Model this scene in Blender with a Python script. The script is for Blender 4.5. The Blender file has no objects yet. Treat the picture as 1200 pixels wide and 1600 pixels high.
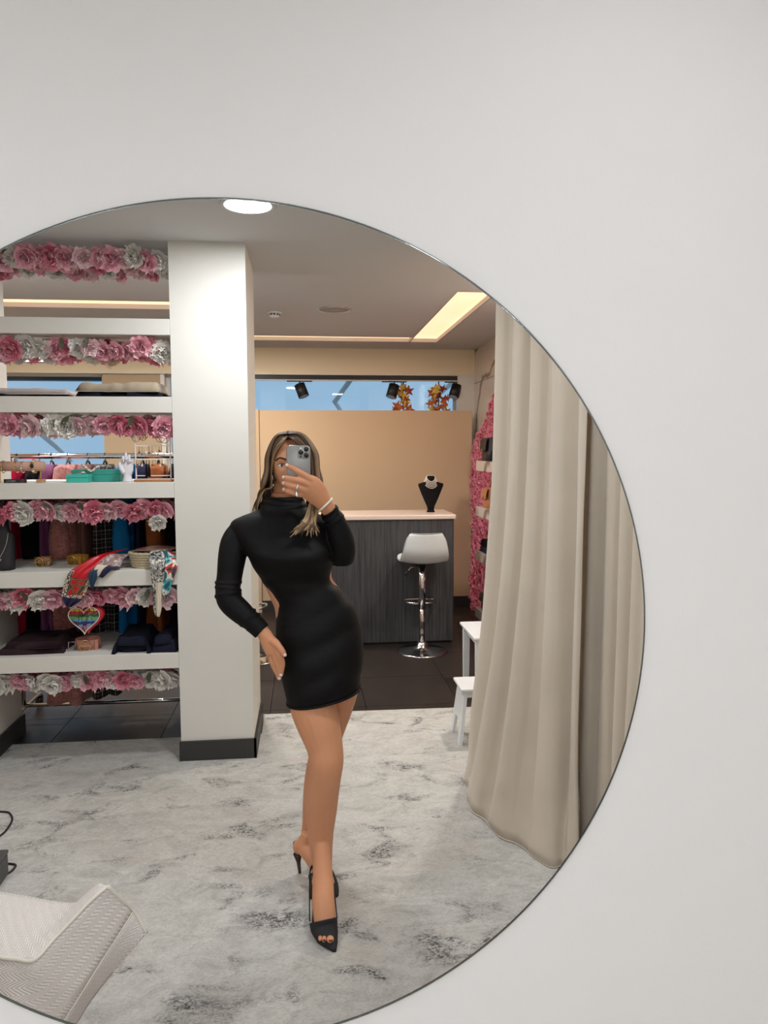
import bpy, bmesh, math, random
from mathutils import Vector, Matrix, Quaternion, noise as mnoise
random.seed(7)
PI = math.pi
SC = bpy.context.scene
COL = SC.collection

# ------------------------------------------------------------------ camera
# The room is laid out in metres.  X right, Y away from the camera, Z up.
# The round mirror hangs in the plane Y = 1.25; the shop it shows lies beyond.
H = 1.65
FPX = 1150.0
_th = 0.0122
_d = Vector((478 - 600, -(704 - 800), FPX)).normalized()
_up = Vector((-math.sin(_th), math.cos(_th), 0))
_z = (_up - _d * _up.dot(_d)).normalized()
_x = _z.cross(_d)
if _x.x < 0: _x = -_x
RW = Matrix((_x, _d, _z))            # camera axes (right, up, forward) -> room axes

cam_data = bpy.data.cameras.new('camera')
cam = bpy.data.objects.new('camera', cam_data)
COL.objects.link(cam)
cam_data.sensor_fit = 'VERTICAL'
cam_data.sensor_height = 36.0
cam_data.lens = FPX / 1600.0 * 36.0
cam_data.clip_start = 0.02
_r = RW @ Vector((1, 0, 0)); _u = RW @ Vector((0, 1, 0)); _f = RW @ Vector((0, 0, 1))
cam.matrix_world = Matrix(((_r.x, _u.x, -_f.x, 0), (_r.y, _u.y, -_f.y, 0), (_r.z, _u.z, -_f.z, H), (0, 0, 0, 1)))
SC.camera = cam

def pt(px, py, Y):
    """survey: room point seen at a pixel of the photograph at a measured distance Y"""
    w = RW @ Vector((px - 600, -(py - 800), FPX))
    return Vector((w.x / w.y * Y, Y, H + w.z / w.y * Y))
def pz(px, py, Z):
    """survey: room point seen at a pixel at a measured height Z"""
    w = RW @ Vector((px - 600, -(py - 800), FPX))
    Y = (Z - H) / (w.z / w.y)
    return Vector((w.x / w.y * Y, Y, Z))

# ------------------------------------------------------------------ world, exposure
def lin(c):
    c = c / 255.0
    return c / 12.92 if c <= 0.04045 else ((c + 0.055) / 1.055) ** 2.4
def rgb(r, g, b): return (lin(r), lin(g), lin(b), 1.0)

wd = bpy.data.worlds.new('sky'); SC.world = wd; wd.use_nodes = True
_bg = wd.node_tree.nodes['Background']
_bg.inputs[0].default_value = rgb(152, 182, 208)
_bg.inputs[1].default_value = 1.05
vs = SC.view_settings
vs.view_transform = 'Standard'; vs.look = 'None'; vs.gamma = 1.0; vs.use_curve_mapping = False
vs.exposure = 0.16
SC.cycles.max_bounces = 6; SC.cycles.diffuse_bounces = 4; SC.cycles.glossy_bounces = 3; SC.cycles.transmission_bounces = 3
SC.cycles.use_adaptive_sampling = True; SC.cycles.adaptive_threshold = 0.05; SC.cycles.adaptive_min_samples = 16
SC.cycles.caustics_reflective = False; SC.cycles.caustics_refractive = False
LAMP_W = 14.5      # one ceiling downlight
LAMP_COL = (0.915, 0.955, 1.0)
WARM = (1.0, 0.92, 0.82)
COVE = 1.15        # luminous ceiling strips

# ------------------------------------------------------------------ materials
MATS = {}
def nodes_of(m):
    return m.node_tree.nodes, m.node_tree.links
def mat(name, col, rough=0.6, metal=0.0, noise=0.0, nscale=20.0, bump=0.0, bscale=200.0, spec=0.5, emit=None, estr=0.0, coat=0.0, sheen=0.0, stretch=None, trans=0.0):
    if name in MATS: return MATS[name]
    m = bpy.data.materials.new(name); m.use_nodes = True
    n, l = nodes_of(m); b = n['Principled BSDF']
    b.inputs['Base Color'].default_value = col
    b.inputs['Roughness'].default_value = rough
    b.inputs['Metallic'].default_value = metal
    b.inputs['Specular IOR Level'].default_value = spec
    b.inputs['Coat Weight'].default_value = coat
    b.inputs['Sheen Weight'].default_value = sheen
    b.inputs['Transmission Weight'].default_value = trans
    tc = n.new('ShaderNodeTexCoord')
    src = tc.outputs['Object']
    if stretch:
        mp = n.new('ShaderNodeMapping'); mp.inputs['Scale'].default_value = stretch
        l.new(src, mp.inputs[0]); src = mp.outputs[0]
    if noise > 0:
        t = n.new('ShaderNodeTexNoise'); t.inputs['Scale'].default_value = nscale; t.inputs['Detail'].default_value = 4
        l.new(src, t.inputs['Vector'])
        r = n.new('ShaderNodeMapRange'); r.inputs['To Min'].default_value = 1 - noise; r.inputs['To Max'].default_value = 1 + noise
        r.inputs['From Min'].default_value = 0.25; r.inputs['From Max'].default_value = 0.75
        l.new(t.outputs['Fac'], r.inputs['Value'])
        mx = n.new('ShaderNodeMix'); mx.data_type = 'RGBA'; mx.blend_type = 'MULTIPLY'; mx.inputs[0].default_value = 1
        mx.inputs[6].default_value = col
        l.new(r.outputs[0], mx.inputs[7]); l.new(mx.outputs[2], b.inputs['Base Color'])
    if bump > 0:
        t = n.new('ShaderNodeTexNoise'); t.inputs['Scale'].default_value = bscale; t.inputs['Detail'].default_value = 3
        l.new(src, t.inputs['Vector'])
        bp = n.new('ShaderNodeBump'); bp.inputs['Strength'].default_value = bump; bp.inputs['Distance'].default_value = 0.004
        l.new(t.outputs['Fac'], bp.inputs['Height']); l.new(bp.outputs[0], b.inputs['Normal'])
    if emit:
        b.inputs['Emission Color'].default_value = emit; b.inputs['Emission Strength'].default_value = estr
    MATS[name] = m
    return m

def ramp_mat(name, stops, scale=20, detail=6, rough=0.8, kind='noise', bump=0.0, interp='LINEAR', stretch=None, distort=0.0):
    m = bpy.data.materials.new(name); m.use_nodes = True
    n, l = nodes_of(m); b = n['Principled BSDF']; b.inputs['Roughness'].default_value = rough
    tc = n.new('ShaderNodeTexCoord'); src = tc.outputs['Object']
    if stretch:
        mp = n.new('ShaderNodeMapping'); mp.inputs['Scale'].default_value = stretch; l.new(src, mp.inputs[0]); src = mp.outputs[0]
    if kind == 'noise':
        t = n.new('ShaderNodeTexNoise'); t.inputs['Scale'].default_value = scale; t.inputs['Detail'].default_value = detail; t.inputs['Distortion'].default_value = distort
        fac = t.outputs['Fac']
    elif kind == 'voronoi':
        t = n.new('ShaderNodeTexVoronoi'); t.inputs['Scale'].default_value = scale
        t.feature = 'DISTANCE_TO_EDGE'; fac = t.outputs['Distance']
    elif kind == 'cell':
        t = n.new('ShaderNodeTexVoronoi'); t.inputs['Scale'].default_value = scale; fac = t.outputs['Distance']
    else:
        t = n.new('ShaderNodeTexWave'); t.inputs['Scale'].default_value = scale; t.inputs['Distortion'].default_value = distort; t.inputs['Detail'].default_value = 3
        fac = t.outputs['Fac']
    l.new(src, t.inputs['Vector'])
    cr = n.new('ShaderNodeValToRGB'); cr.color_ramp.interpolation = interp
    e = cr.color_ramp.elements
    while len(e) < len(stops): e.new(0.5)
    for k, (p, c) in enumerate(stops): e[k].position = p; e[k].color = c
    l.new(fac, cr.inputs[0]); l.new(cr.outputs[0], b.inputs['Base Color'])
    if bump:
        bp = n.new('ShaderNodeBump'); bp.inputs['Strength'].default_value = bump; bp.inputs['Distance'].default_value = 0.004
        l.new(fac, bp.inputs['Height']); l.new(bp.outputs[0], b.inputs['Normal'])
    MATS[name] = m
    return m

M_wall = mat('wall_paint', rgb(230, 228, 226), 0.75, bump=0.06, bscale=90, noise=0.012, nscale=1.5)
M_ceil = mat('ceiling_paint', rgb(200, 201, 201), 0.85)
M_unit = mat('unit_paint', rgb(226, 223, 214), 0.55, bump=0.03, bscale=60, noise=0.01, nscale=3)
M_beige = mat('beige_paint', rgb(208, 180, 146), 0.7, noise=0.02, nscale=2)
M_skirt = mat('black_skirting', rgb(52, 50, 49), 0.5)
M_frame = mat('window_frame_white', rgb(225, 222, 215), 0.4)
M_chrome = mat('chrome', rgb(215, 215, 215), 0.12, metal=1.0)
M_black = mat('black_metal', rgb(30, 30, 31), 0.45)
M_velvet = mat('black_velvet', rgb(20, 18, 19), 0.9, spec=0.2, bump=0.1, bscale=300)
M_gold = mat('gold_metal', rgb(214, 178, 110), 0.25, metal=1.0)
M_silver = mat('silver_metal', rgb(215, 213, 210), 0.22, metal=1.0)
M_pearl = mat('pearl', rgb(238, 228, 212), 0.25, coat=0.5)
M_white_plastic = mat('white_plastic', rgb(226, 228, 228), 0.4)
M_grout = mat('grout', rgb(64, 58, 54), 0.9)

def tile_material():
    m = bpy.data.materials.new('dark_porcelain_tile'); m.use_nodes = True
    n, l = nodes_of(m); b = n['Principled BSDF']
    b.inputs['Roughness'].default_value = 0.42; b.inputs['Specular IOR Level'].default_value = 0.25
    tc = n.new('ShaderNodeTexCoord'); t = n.new('ShaderNodeTexNoise'); t.inputs['Scale'].default_value = 6; t.inputs['Detail'].default_value = 6
    oi = n.new('ShaderNodeObjectInfo'); ad = n.new('ShaderNodeVectorMath'); ad.operation = 'ADD'
    l.new(tc.outputs['Object'], ad.inputs[0]); l.new(oi.outputs['Location'], ad.inputs[1]); l.new(ad.outputs[0], t.inputs['Vector'])
    cr = n.new('ShaderNodeValToRGB'); cr.color_ramp.elements[0].color = rgb(40, 34, 31); cr.color_ramp.elements[1].color = rgb(58, 50, 46)
    l.new(t.outputs['Fac'], cr.inputs[0]); l.new(cr.outputs[0], b.inputs['Base Color'])
    return m
M_tile = tile_material()

def rug_material():
    m = bpy.data.materials.new('marbled_rug'); m.use_nodes = True
    n, l = nodes_of(m); b = n['Principled BSDF']; b.inputs['Roughness'].default_value = 0.9; b.inputs['Specular IOR Level'].default_value = 0.15
    tc = n.new('ShaderNodeTexCoord'); mp = n.new('ShaderNodeMapping'); mp.inputs['Rotation'].default_value = (0, 0, -0.35)
    mp.inputs['Scale'].default_value = (0.85, 1.35, 1)
    l.new(tc.outputs['Object'], mp.inputs[0])
    def nz(scale, detail, rough=0.6, dist=0.0):
        t = n.new('ShaderNodeTexNoise'); t.inputs['Scale'].default_value = scale; t.inputs['Detail'].default_value = detail
        t.inputs['Roughness'].default_value = rough; t.inputs['Distortion'].default_value = dist
        l.new(mp.outputs[0], t.inputs['Vector']); return t.outputs['Fac']
    def ramp(f, stops):
        c = n.new('ShaderNodeValToRGB'); e = c.color_ramp.elements
        while len(e) < len(stops): e.new(0.5)
        for k, (p, q) in enumerate(stops): e[k].position = p; e[k].color = q
        l.new(f, c.inputs[0]); return c.outputs[0]
    base = ramp(nz(7.0, 12, 0.78, 0.9), [(0.30, rgb(166, 164, 158)), (0.45, rgb(190, 188, 182)), (0.55, rgb(201, 199, 193)), (0.72, rgb(212, 209, 203))])
    fine = ramp(nz(60, 9, 0.8, 1.5), [(0.36, (0.64, 0.64, 0.64, 1)), (0.56, (1, 1, 1, 1))])
    m1 = n.new('ShaderNodeMix'); m1.data_type = 'RGBA'; m1.blend_type = 'MULTIPLY'; m1.inputs[0].default_value = 0.75
    l.new(base, m1.inputs[6]); l.new(fine, m1.inputs[7])
    blot = ramp(nz(4.6, 6, 0.6, 0.5), [(0.545, (0, 0, 0, 1)), (0.655, (1, 1, 1, 1))])
    spec = ramp(nz(70, 8, 0.8, 1.2), [(0.47, (0, 0, 0, 1)), (0.53, (1, 1, 1, 1))])
    mu = n.new('ShaderNodeMix'); mu.data_type = 'RGBA'; mu.blend_type = 'MULTIPLY'; mu.inputs[0].default_value = 1
    l.new(blot, mu.inputs[6]); l.new(spec, mu.inputs[7])
    tan = ramp(nz(2.2, 2, 0.5), [(0.58, (0, 0, 0, 1)), (0.70, (0.4, 0.4, 0.4, 1))])
    m3 = n.new('ShaderNodeMix'); m3.data_type = 'RGBA'; m3.inputs[7].default_value = rgb(188, 176, 164)
    l.new(tan, m3.inputs[0]); l.new(m1.outputs[2], m3.inputs[6])
    m2 = n.new('ShaderNodeMix'); m2.data_type = 'RGBA'; m2.inputs[7].default_value = rgb(82, 79, 78)
    l.new(mu.outputs[2], m2.inputs[0]); l.new(m3.outputs[2], m2.inputs[6])
    l.new(m2.outputs[2], b.inputs['Base Color'])
    bp = n.new('ShaderNodeBump'); bp.inputs['Strength'].default_value = 0.25; bp.inputs['Distance'].default_value = 0.004
    l.new(nz(60, 6, 0.7), bp.inputs['Height']); l.new(bp.outputs[0], b.inputs['Normal'])
    return m
M_rug = rug_material()

def marble_material():
    m = bpy.data.materials.new('veined_marble'); m.use_nodes = True
    n, l = nodes_of(m); b = n['Principled BSDF']; b.inputs['Roughness'].default_value = 0.2
    tc = n.new('ShaderNodeTexCoord'); w = n.new('ShaderNodeTexWave'); w.inputs['Scale'].default_value = 0.9; w.inputs['Distortion'].default_value = 9
    w.inputs['Detail'].default_value = 4; w.inputs['Detail Scale'].default_value = 0.8; w.wave_type = 'BANDS'; w.bands_direction = 'DIAGONAL'
    l.new(tc.outputs['Object'], w.inputs['Vector'])
    cr = n.new('ShaderNodeValToRGB'); e = cr.color_ramp.elements
    e[0].position = 0.0; e[0].color = rgb(128, 112, 102); e[1].position = 0.07; e[1].color = rgb(214, 204, 194)
    l.new(w.outputs['Fac'], cr.inputs[0]); l.new(cr.outputs[0], b.inputs['Base Color'])
    return m
M_marble = marble_material()

def glass_material():
    m = bpy.data.materials.new('window_glass'); m.use_nodes = True
    n, l = nodes_of(m); n.remove(n['Principled BSDF']); out = n['Material Output']
    t = n.new('ShaderNodeBsdfTransparent'); t.inputs[0].default_value = (0.9, 0.95, 0.97, 1)
    g = n.new('ShaderNodeBsdfGlossy'); g.inputs['Roughness'].default_value = 0.02
    fr = n.new('ShaderNodeFresnel'); fr.inputs[0].default_value = 1.45
    mx = n.new('ShaderNodeMixShader'); l.new(fr.outputs[0], mx.inputs[0]); l.new(t.outputs[0], mx.inputs[1]); l.new(g.outputs[0], mx.inputs[2])
    l.new(mx.outputs[0], out.inputs[0])
    return m
M_glass = glass_material()

def herringbone_material(name, c1, c2):
    m = bpy.data.materials.new(name); m.use_nodes = True
    n, l = nodes_of(m); b = n['Principled BSDF']; b.inputs['Roughness'].default_value = 0.9; b.inputs['Specular IOR Level'].default_value = 0.2
    uv = n.new('ShaderNodeTexCoord'); sp = n.new('ShaderNodeSeparateXYZ'); l.new(uv.outputs['UV'], sp.inputs[0])
    def mth(op, a, bb):
        k = n.new('ShaderNodeMath'); k.operation = op
        for i, v in enumerate((a, bb)):
            if v is None: continue
            if isinstance(v, (int, float)): k.inputs[i].default_value = v
            else: l.new(v, k.inputs[i])
        return k.outputs[0]
    u = mth('MULTIPLY', sp.outputs[0], 34.0); v = mth('MULTIPLY', sp.outputs[1], 90.0)
    tri = mth('ABSOLUTE', mth('SUBTRACT', mth('FRACT', u, None), 0.5), None)
    ph = mth('ADD', v, mth('MULTIPLY', tri, 5.0))
    s = mth('ABSOLUTE', mth('SUBTRACT', mth('FRACT', ph, None), 0.5), None)
    s2 = mth('MULTIPLY', s, 2.0)
    cr = n.new('ShaderNodeValToRGB'); cr.color_ramp.elements[0].color = c1; cr.color_ramp.elements[1].color = c2
    cr.color_ramp.elements[0].position = 0.2; cr.color_ramp.elements[1].position = 0.7
    l.new(s2, cr.inputs[0]); l.new(cr.outputs[0], b.inputs['Base Color'])
    bp = n.new('ShaderNodeBump'); bp.inputs['Strength'].default_value = 0.5; bp.inputs['Distance'].default_value = 0.002
    l.new(s2, bp.inputs['Height']); l.new(bp.outputs[0], b.inputs['Normal'])
    return m

# ------------------------------------------------------------------ mesh helpers
class MB:
    def __init__(s): s.v = []; s.f = []; s.mi = []; s.uv = None
    def add(s, verts, faces, mi=0):
        o = len(s.v); s.v += [tuple(p) for p in verts]
        s.f += [tuple(i + o for i in f) for f in faces]; s.mi += [mi] * len(faces)
        return s
    def box(s, a, b, mi=0):
        x0, y0, z0 = a; x1, y1, z1 = b
        v = [(x0, y0, z0), (x1, y0, z0), (x1, y1, z0), (x0, y1, z0), (x0, y0, z1), (x1, y0, z1), (x1, y1, z1), (x0, y1, z1)]
        return s.add(v, [(0, 3, 2, 1), (4, 5, 6, 7), (0, 1, 5, 4), (1, 2, 6, 5), (2, 3, 7, 6), (3, 0, 4, 7)], mi)
    def loft(s, rings, cap=True, closed=True, mi=0):
        n = len(rings[0]); v = [p for r in rings for p in r]; f = []
        m = n if closed else n - 1
        for i in range(len(rings) - 1):
            for j in range(m):
                k = (j + 1) % n
                f.append((i * n + j, i * n + k, (i + 1) * n + k, (i + 1) * n + j))
        if cap and closed:
            f.append(tuple(range(n - 1, -1, -1))); f.append(tuple((len(rings) - 1) * n + j for j in range(n)))
        return s.add(v, f, mi)
    def tube(s, path, rad, n=10, flat=1.0, hint=None, cap=True, mi=0):
        """path of points, radius per point (number or (wide, thick)); hint = direction of the wide axis"""
        path = [Vector(p) for p in path]
        if not isinstance(rad, (list, tuple)) or (isinstance(rad, tuple)): rad = [rad] * len(path)
        rings = []; prev = None
        for i, p in enumerate(path):
            a = path[max(0, i - 1)]; b = path[min(len(path) - 1, i + 1)]
            t = (b - a).normalized()
            if hint is not None: u = Vector(hint)
            elif prev is not None: u = prev
            else: u = Vector((1, 0, 0)) if abs(t.x) < 0.8 else Vector((0, 1, 0))
            u = (u - t * u.dot(t)).normalized(); prev = u
            w = t.cross(u)
            r = rad[i]; ra, rb = r if isinstance(r, (tuple, list)) else (r, r * flat)
            rings.append([p + u * (math.cos(2 * PI * k / n) * ra) + w * (math.sin(2 * PI * k / n) * rb) for k in range(n)])
        return s.loft(rings, cap, True, mi)
    def lathe(s, prof, c=(0, 0, 0), n=24, mi=0, cap=True):
        rings = [[(c[0] + r * math.cos(2 * PI * k / n), c[1] + r * math.sin(2 * PI * k / n), c[2] + z) for k in range(n)] for r, z in prof]
        return s.loft(rings, cap, True, mi)
    def sphere(s, c, r, n=12, m=8, mi=0):
        r = r if isinstance(r, (tuple, list)) else (r, r, r)
        rings = []
        for i in range(1, m):
            a = PI * i / m
            rings.append([(c[0] + r[0] * math.sin(a) * math.cos(2 * PI * k / n), c[1] + r[1] * math.sin(a) * math.sin(2 * PI * k / n), c[2] - r[2] * math.cos(a)) for k in range(n)])
        return s.loft(rings, True, True, mi)
    def grid(s, fn, nu, nv, mi=0, closed_u=False):
        v = [fn(i / nu, j / nv) for j in range(nv + 1) for i in range(nu + 1)]
        f = [(j * (nu + 1) + i, j * (nu + 1) + i + 1, (j + 1) * (nu + 1) + i + 1, (j + 1) * (nu + 1) + i) for j in range(nv) for i in range(nu)]
        return s.add(v, f, mi)
    def mesh(s, name, mats, smooth=False):
        me = bpy.data.meshes.new(name); me.from_pydata(s.v, [], s.f)
        for m in (mats if isinstance(mats, (list, tuple)) else [mats]): me.materials.append(m)
        me.polygons.foreach_set('material_index', s.mi)
        if smooth: me.polygons.foreach_set('use_smooth', [True] * len(me.polygons))
        me.update()
        return me

def link(o, parent=None):
    COL.objects.link(o)
    if parent is not None: o.parent = parent
    return o
def obj(name, mb, mats, parent=None, smooth=False, loc=None):
    me = mb if isinstance(mb, bpy.types.Mesh) else mb.mesh(name, mats, smooth)
    o = bpy.data.objects.new(name, me); link(o, parent)
    if loc is not None: o.location = loc
    return o
def fix_normals(o):
    bm = bmesh.new(); bm.from_mesh(o.data); bmesh.ops.recalc_face_normals(bm, faces=bm.faces); bm.to_mesh(o.data); bm.free()
    return o
def rbox(name, a, b, bev, m, parent=None, seg=2):
    """box with rounded edges, one mesh"""
    c = [(a[i] + b[i]) / 2 for i in range(3)]; h = [abs(b[i] - a[i]) / 2 for i in range(3)]
    mb = MB().box([-q for q in h], h); me = mb.mesh(name, m)
    bm = bmesh.new(); bm.from_mesh(me)
    bmesh.ops.bevel(bm, geom=list(bm.edges), offset=bev, segments=seg, affect='EDGES', profile=0.5)
    bm.to_mesh(me); bm.free()
    o = bpy.data.objects.new(name, me); link(o, parent); o.location = c
    return o
def tag(o, label=None, cat=None, group=None, kind=None):
    if label: o['label'] = label
    if cat: o['category'] = cat
    if group: o['group'] = group
    if kind: o['kind'] = kind
    return o
def thing(name, label, cat, loc=(0, 0, 0), group=None, rz=0.0):
    o = bpy.data.objects.new(name, None); o.empty_display_size = 0.05
    COL.objects.link(o); o.location = loc; o.rotation_euler.z = rz
    return tag(o, label, cat, group)
def struct(name, mb, m, parent=None, label=None, smooth=False):
    o = obj(name, mb, m, parent, smooth)
    if parent is None: o['kind'] = 'structure'
    if label: o['label'] = label
    return o
def smoothpath(pts, k=6):
    """Catmull-Rom through points (tuples of any length)"""
    out = []; n = len(pts)
    for i in range(n - 1):
        p0 = pts[max(0, i - 1)]; p1 = pts[i]; p2 = pts[i + 1]; p3 = pts[min(n - 1, i + 2)]
        for j in range(k):
            t = j / k
            out.append(tuple(0.5 * ((2 * b) + (-a + c) * t + (2 * a - 5 * b + 4 * c - d) * t * t + (-a + 3 * b - 3 * c + d) * t ** 3) for a, b, c, d in zip(p0, p1, p2, p3)))
    out.append(tuple(pts[-1]))
    return out
def remeshed(name, mb, m, voxel, smooth_it=3, parent=None, factor=0.5):
    me = mb.mesh(name + '_src', m)
    o = bpy.data.objects.new(name + '_src', me); COL.objects.link(o)
    r = o.modifiers.new('r', 'REMESH'); r.mode = 'VOXEL'; r.voxel_size = voxel
    if smooth_it:
        q = o.modifiers.new('s', 'SMOOTH'); q.iterations = smooth_it; q.factor = factor
    dg = bpy.context.evaluated_depsgraph_get()
    out = bpy.data.meshes.new_from_object(o.evaluated_get(dg)); out.name = name
    out.materials.clear(); out.materials.append(m)
    out.polygons.foreach_set('use_smooth', [True] * len(out.polygons))
    bpy.data.objects.remove(o); bpy.data.meshes.remove(me)
    n = bpy.data.objects.new(name, out); link(n, parent)
    return n
def solid(o, t, offset=0.0, sub=0):
    if sub:
        q = o.modifiers.new('sub', 'SUBSURF'); q.levels = sub; q.render_levels = sub
    q = o.modifiers.new('solid', 'SOLIDIFY'); q.thickness = t; q.offset = offset
    return o

# ------------------------------------------------------------------ the shell of the room
XL, XR = -3.4, 1.78
YM = 1.25                      # mirror plane
YB = 7.95                      # shop front
YF = -2.6                      # wall behind the camera
CZ = 2.70
# mirror wall with its round opening onto the mirrored shop
MC = (-0.1259, H - 0.3232); MR = 0.7307
def mirror_wall():
    mb = MB(); n = 160; r = MR + 0.003
    y0, y1 = YM + 0.006, YM + 0.016
    ring = [(MC[0] + r * math.cos(2 * PI * k / n), MC[1] + r * math.sin(2 * PI * k / n)) for k in range(n)]
    def outer(k):
        a = 2 * PI * k / n; dx, dz = math.cos(a), math.sin(a); t = 1e9
        if dx > 1e-9: t = min(t, (XR - MC[0]) / dx)
        if dx < -1e-9: t = min(t, (XL - MC[0]) / dx)
        if dz > 1e-9: t = min(t, (CZ - MC[1]) / dz)
        if dz < -1e-9: t = min(t, (0 - MC[1]) / dz)
        return (MC[0] + dx * t, MC[1] + dz * t)
    out = [outer(k) for k in range(n)]
    for (cx, cz) in ((XL, 0), (XR, 0), (XR, CZ), (XL, CZ)):
        k = min(range(n), key=lambda i: (out[i][0] - cx) ** 2 + (out[i][1] - cz) ** 2); out[k] = (cx, cz)
    v = []
    for k in range(n):
        v += [(ring[k][0], y0, ring[k][1]), (out[k][0], y0, out[k][1]), (MC[0] + (ring[k][0] - MC[0]) * 1.012, y1, MC[1] + (ring[k][1] - MC[1]) * 1.012), (out[k][0], y1, out[k][1])]
    f = []
    for k in range(n):
        a = 4 * k; b = 4 * ((k + 1) % n)
        f += [(a, a + 1, b + 1, b), (a + 2, b + 2, b + 3, a + 3), (a, b, b + 2, a + 2)]
    mb.add(v, f); return mb
wall_mirror = struct('wall_mirror', mirror_wall(), M_wall, label='smooth off-white painted wall that carries the round mirror')
# polished edge of the frameless mirror
def mirror_edge():
    mb = MB(); n = 220; R = MR
    prof = [(R - 0.0022, YM - 0.0005), (R - 0.0004, YM - 0.001), (R + 0.0008, YM + 0.0005), (R + 0.0008, YM + 0.0065), (R + 0.0040, YM + 0.0065), (R + 0.0012, YM + 0.0014)]
    rings = [[(MC[0] + r * math.cos(2 * PI * k / n), y, MC[1] + r * math.sin(2 * PI * k / n)) for k in range(n)] for r, y in prof]
    rings.append(rings[0]); mb.loft(rings, cap=False); return mb
M_edge = mat('polished_glass_edge', rgb(120, 126, 124), 0.12, metal=0.9)
mir = thing('wall_mirror_round', 'large round frameless mirror with a thin polished edge on the white wall', 'mirror', (MC[0], YM, MC[1] - MR))
me_ = obj('polished_edge', mirror_edge(), M_edge, mir, True); me_.location = (-MC[0], -YM, -(MC[1] - MR))
mir.name = 'round_mirror'

# ceiling with recessed luminous strips
STR = [(-3.2, -0.84, 5.43, 5.72), (-0.84, 1.015, 6.93, 7.21), (1.015, 1.285, 4.93, 7.21)]
def ceiling():
    xs = sorted({XL, XR} | {s[i] for s in STR for i in (0, 1)}); ys = sorted({YF, YB} | {s[i] for s in STR for i in (2, 3)})
    mb = MB()
    for i in range(len(xs) - 1):
        for j in range(len(ys) - 1):
            cx, cy = (xs[i] + xs[i + 1]) / 2, (ys[j] + ys[j + 1]) / 2
            if any(a < cx < b and c < cy < d for a, b, c, d in STR): continue
            mb.box((xs[i], ys[j], CZ), (xs[i + 1], ys[j + 1], CZ + 0.05))
    return mb
ceil = struct('ceiling', ceiling(), M_ceil)
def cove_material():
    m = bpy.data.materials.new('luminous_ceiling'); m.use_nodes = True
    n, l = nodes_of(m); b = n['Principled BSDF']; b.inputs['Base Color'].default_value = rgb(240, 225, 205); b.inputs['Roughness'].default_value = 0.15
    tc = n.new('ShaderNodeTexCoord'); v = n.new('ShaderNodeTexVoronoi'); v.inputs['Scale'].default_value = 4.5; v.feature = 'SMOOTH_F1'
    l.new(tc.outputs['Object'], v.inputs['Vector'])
    cr = n.new('ShaderNodeValToRGB'); cr.color_ramp.elements[0].color = rgb(255, 196, 150); cr.color_ramp.elements[1].color = rgb(255, 208, 172)  # mottled tint paints the room's reflection into the strip's glow
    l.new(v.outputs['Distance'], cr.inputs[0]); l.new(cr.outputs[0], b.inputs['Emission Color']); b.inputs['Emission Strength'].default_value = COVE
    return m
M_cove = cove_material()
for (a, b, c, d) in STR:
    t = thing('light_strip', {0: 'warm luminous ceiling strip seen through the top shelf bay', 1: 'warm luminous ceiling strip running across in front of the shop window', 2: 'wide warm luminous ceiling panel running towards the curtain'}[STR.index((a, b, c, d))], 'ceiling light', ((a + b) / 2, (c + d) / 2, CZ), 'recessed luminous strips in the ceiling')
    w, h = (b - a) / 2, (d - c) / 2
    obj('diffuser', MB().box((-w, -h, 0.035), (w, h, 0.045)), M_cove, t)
    tr = MB()
    for s in (-1, 1):
        tr.box((-w, s * h - 0.004, 0.0), (w, s * h + 0.004, 0.034)); tr.box((s * w - 0.004, -h, 0.0), (s * w + 0.004, h, 0.034))
    o = obj('rim', tr, M_ceil, t); o['kind'] = 'stuff'

# floor: porcelain tiles, and the rug over it
floor = struct('floor', MB().box((XL, YF, -0.06), (XR, YB, -0.012)), M_grout, label='dark porcelain tiled floor')
TS = 0.61
tile_me = MB().box((-TS / 2 + 0.002, -TS / 2 + 0.002, -0.012), (TS / 2 - 0.002, TS / 2 - 0.002, 0.0)).mesh('tile', M_tile)
gx = 0.365; gy = 4.62
for i in range(-7, 3):
    for j in range(-12, 6):
        x0 = gx + i * TS; y0 = gy + j * TS
        if x0 + TS < XL or x0 > XR or y0 > YB: continue
        sx0, sx1 = max(x0, XL), min(x0 + TS, XR); sy0, sy1 = max(y0, YF), min(y0 + TS, YB)
        if sx1 - sx0 < 0.02 or sy1 - sy0 < 0.02: continue
        o = obj('tile', tile_me, None, floor); o.location = ((sx0 + sx1) / 2, (sy0 + sy1) / 2, 0)
        o.scale = ((sx1 - sx0) / TS, (sy1 - sy0) / TS, 1)

def rug():
    mb = MB()
    pts = [(-3.0, 1.275), (1.70, 1.275), (1.70, 4.50), (-0.275, 4.53), (-0.275, 4.21), (-3.0, 4.21)]
    v = [(x, y, 0.004) for x, y in pts] + [(x, y, 0.010) for x, y in pts]; n = len(pts)
    mb.add(v, [tuple(range(n, 2 * n)), tuple(range(n - 1, -1, -1))] + [(k, (k + 1) % n, n + (k + 1) % n, n + k) for k in range(n)])
    return mb
rg = obj('area_rug', rug(), M_rug); tag(rg, 'pale grey marbled rug with charcoal speckles covering the fitting area floor', 'rug')
rg.data.update()
rg2 = obj('area_rug', MB().box((-2.6, -2.0, 0.002), (1.70, 1.24, 0.010)), M_rug); tag(rg2, 'pale grey marbled rug on the photographer side of the mirror wall', 'rug')
e = obj('metal_edge', MB().box((-0.287, 4.215, 0.001), (-0.275, 4.535, 0.012)), M_silver, rg)

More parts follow.
